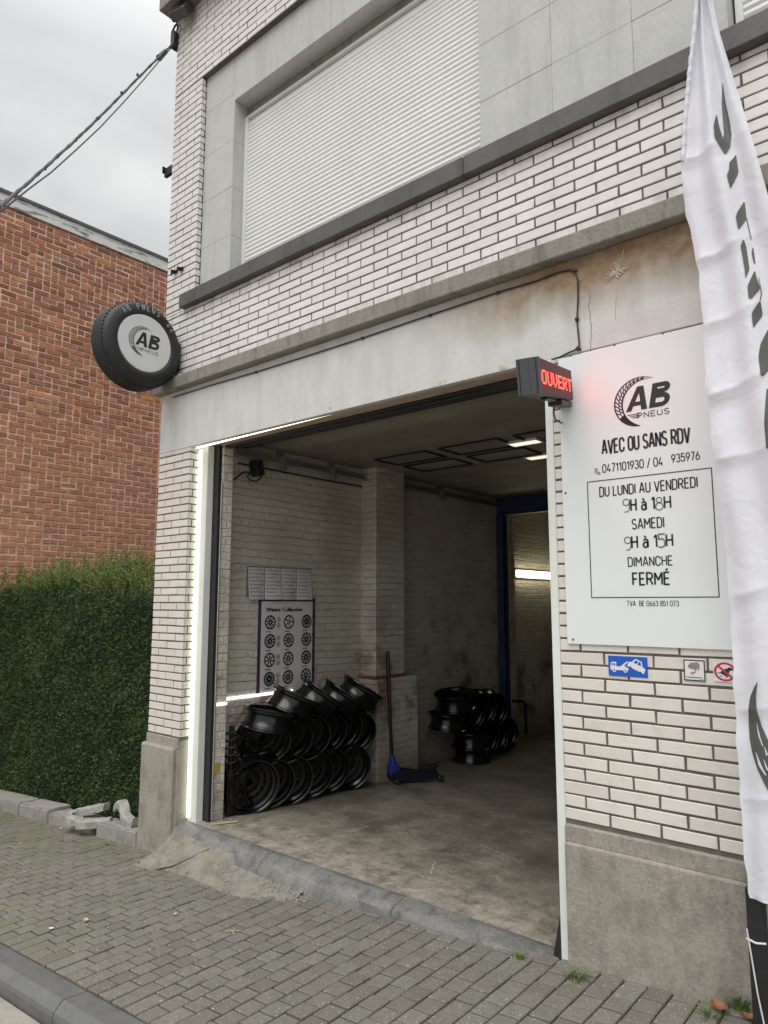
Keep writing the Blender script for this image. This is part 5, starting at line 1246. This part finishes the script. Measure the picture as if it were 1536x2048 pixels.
slit([(1447, 1513, 1514), (1470, 1516, 1520), (1492, 1526, 1528)]); slit([(1504, 1511, 1512), (1530, 1517, 1524), (1550, 1531, 1534)]); slit([(1518, 1528, 1529), (1540, 1534, 1538)]); slit([(1493, 1530, 1531), (1510, 1533, 1538)])
prn.v = [(x, y-.002, z) for x, y, z in prn.v]; under(prn, 'print_gaps', M['cloth'], FLG)
# pole, base sleeve, guy cord
pu = at(1528, 2046, 1, -.22); PX = pu[0]
b = MB(); b.box(PX-.032, PX+.032, -.25, -.20, g(PX), .62, bev=.008); b.tube([(PX, -.225, .6)]+[(FP(u, v)[0]+dx, -.225, FP(u, v)[1]) for u, v, dx in ((1462, 1320, .05), (1412, 760, .05), (1368, 300, .03), (1388, 80, .018), (1396, -20, .012), (1404, -250, .004))], .010, 10); under(b, 'pole', M['black'], FLG)
b = MB(); b.box(PX-.05, PX+.05, -.275, -.175, g(PX)-.01, g(PX)+.02, bev=.006); under(b, 'foot_plate', M['black'], FLG)
b = MB(); b.tube([(PX-.030, -.257, .47), (PX-.006, -.259, .25), (PX+.016, -.257, .105)], .0032, 6)
b.tube([(PX-.034, -.256, .435), (PX, -.259, .428), (PX+.034, -.256, .434)], .004, 6)
cc = (PX+.02, .10); b.tube([(cc[0]+.026*math.cos(a), -.262, cc[1]+.022*math.sin(a)) for a in np.linspace(0, 6.0, 18)], .0045, 6); b.tube([(cc[0]-.01, -.264, cc[1]-.01), (cc[0]+.02, -.262, cc[1]-.06), (cc[0]+.05, -.26, cc[1]-.03)], .0045, 6); under(b, 'guy_cord', M['rope'], FLG, smooth=True)

# ------------------------------------------------------------------ things high on the facade
OC = empty('overhead_cable', (0, -.02, 7.0), 'dark twisted overhead cable running from the roof corner over the street', 'cable')
def wire(pix, r, n=26, lift=0, wob=0):
    ds_ = np.linspace(0, 1, len(pix)); out = []
    for i in range(n+1):
        s = i/n; u = np.interp(s, ds_, [p[0] for p in pix]); v = np.interp(s, ds_, [p[1] for p in pix]); y = -.02-2.6*s
        p = at(u, v+lift, 1, y); out.append((p[0], p[1]+wob*math.sin(i*1.9), p[2]+wob*math.cos(i*1.9)))
    return out
main = [(350, 84), (320, 112), (280, 152), (240, 193), (196, 237), (150, 281), (100, 326), (50, 371), (0, 413), (-90, 490), (-260, 640)]
b = MB(); b.tube(wire(main, 0, 40, 0, .003), .0085, 8); b.tube(wire(main, 0, 40, 0, -.005), .006, 8); under(b, 'twisted_bundle', M['cable'], OC)
thin = [(350, 88), (322, 118), (284, 163), (244, 208), (200, 255), (152, 300), (102, 345), (55, 380), (0, 424), (-90, 500), (-260, 645)]
b = MB(); b.tube(wire(thin, 0, 40), .0048, 6); under(b, 'thin_wire', M['cable'], OC)
b = MB(); p1 = at(318, 116, 1, -.25); p2 = at(331, 103, 1, -.15); b.tube([p1, p2], [.028, .022], 10); p3 = at(350, 78, 1, -.02); b.box(p3[0]-.03, p3[0]+.03, -.05, .02, p3[2]-.10, p3[2]+.06, bev=.006)
b.tube([at(343, 82, 1, -.04), at(344, 65, 1, -.04), at(350, 52, 1, -.03), at(354, 48, 1, -.02)], .01, 8); b.tube([at(349, 75, 1, -.04), at(354, 62, 1, -.04), at(356, 50, 1, -.02)], .008, 8); under(b, 'anchor', M['black'], OC)
for k, (u, v) in enumerate(((275, 150), (243, 186), (194, 238), (152, 280), (115, 313), (90, 337))):
    q = (350-u)/610.; 
    b = MB(); p = at(u, v, 1, -.02-2.6*np.interp(u, [-260, -90, 0, 50, 100, 150, 196, 240, 280, 320, 350], [1, .9, .8, .7, .6, .5, .4, .3, .2, .1, 0])); b.box(p[0]-.008, p[0]+.008, p[1]-.008, p[1]+.008, p[2]-.010, p[2]+.014, bev=.004); under(b, 'cable_tie', M['black'], OC)
FLD = empty('floodlight', (.3, -.15, 7.1), 'dark floodlight hanging under the roof corner cornice', 'floodlight')
b = MB(); Mr = Matrix.Translation((.20, -.10, 7.115)) @ Matrix.Rotation(-.5, 4, 'X') @ Matrix.Rotation(.2, 4, 'Z'); b.box(-.10, .10, -.045, .045, -.07, .07, M=Mr, bev=.015); under(b, 'lamp_housing', M['alu'], FLD)
b = MB(); b.box(-.085, .085, -.051, -.0455, -.055, .055, M=Mr); under(b, 'lamp_glass', M['lens'], FLD)
b = MB(); b.tube([(.22, -.13, 7.15), (.22, -.10, 7.21)], .018, 8); under(b, 'bracket', M['black'], FLD)
p = at(337, 342, 1, .03)
b = MB(); b.box(-.16, -.028, .02, .05, p[2]-.045, p[2]-.038); b.box(-.16, -.028, .02, .026, p[2]-.04, p[2]+.035); b.box(-.165, -.155, .0, .05, p[2]-.01, p[2]+.055); tag(b.build('wall_bracket', M['steeldull']), 'small dark steel bracket sticking out of the building corner', 'bracket')
HK = [(348, 543, 'left one of the two small iron hooks in the brick above the tyre sign'), (360, 537, 'right one of the two small iron hooks in the brick above the tyre sign')]
for u, v, lab in HK:
    p = at(u, v, 1, -.02); b = MB(); b.tube([(p[0], .0, p[2]), (p[0], -.04, p[2]), (p[0], -.045, p[2]-.05)], [.012, .014, .006], 8); b.box(p[0]-.03, p[0]+.03, -.02, -.002, p[2]-.012, p[2]+.012, bev=.003); tag(b.build('iron_hook', M['steeldull']), lab, 'hook', 'iron hooks on the facade')
bpy.context.view_layer.update()
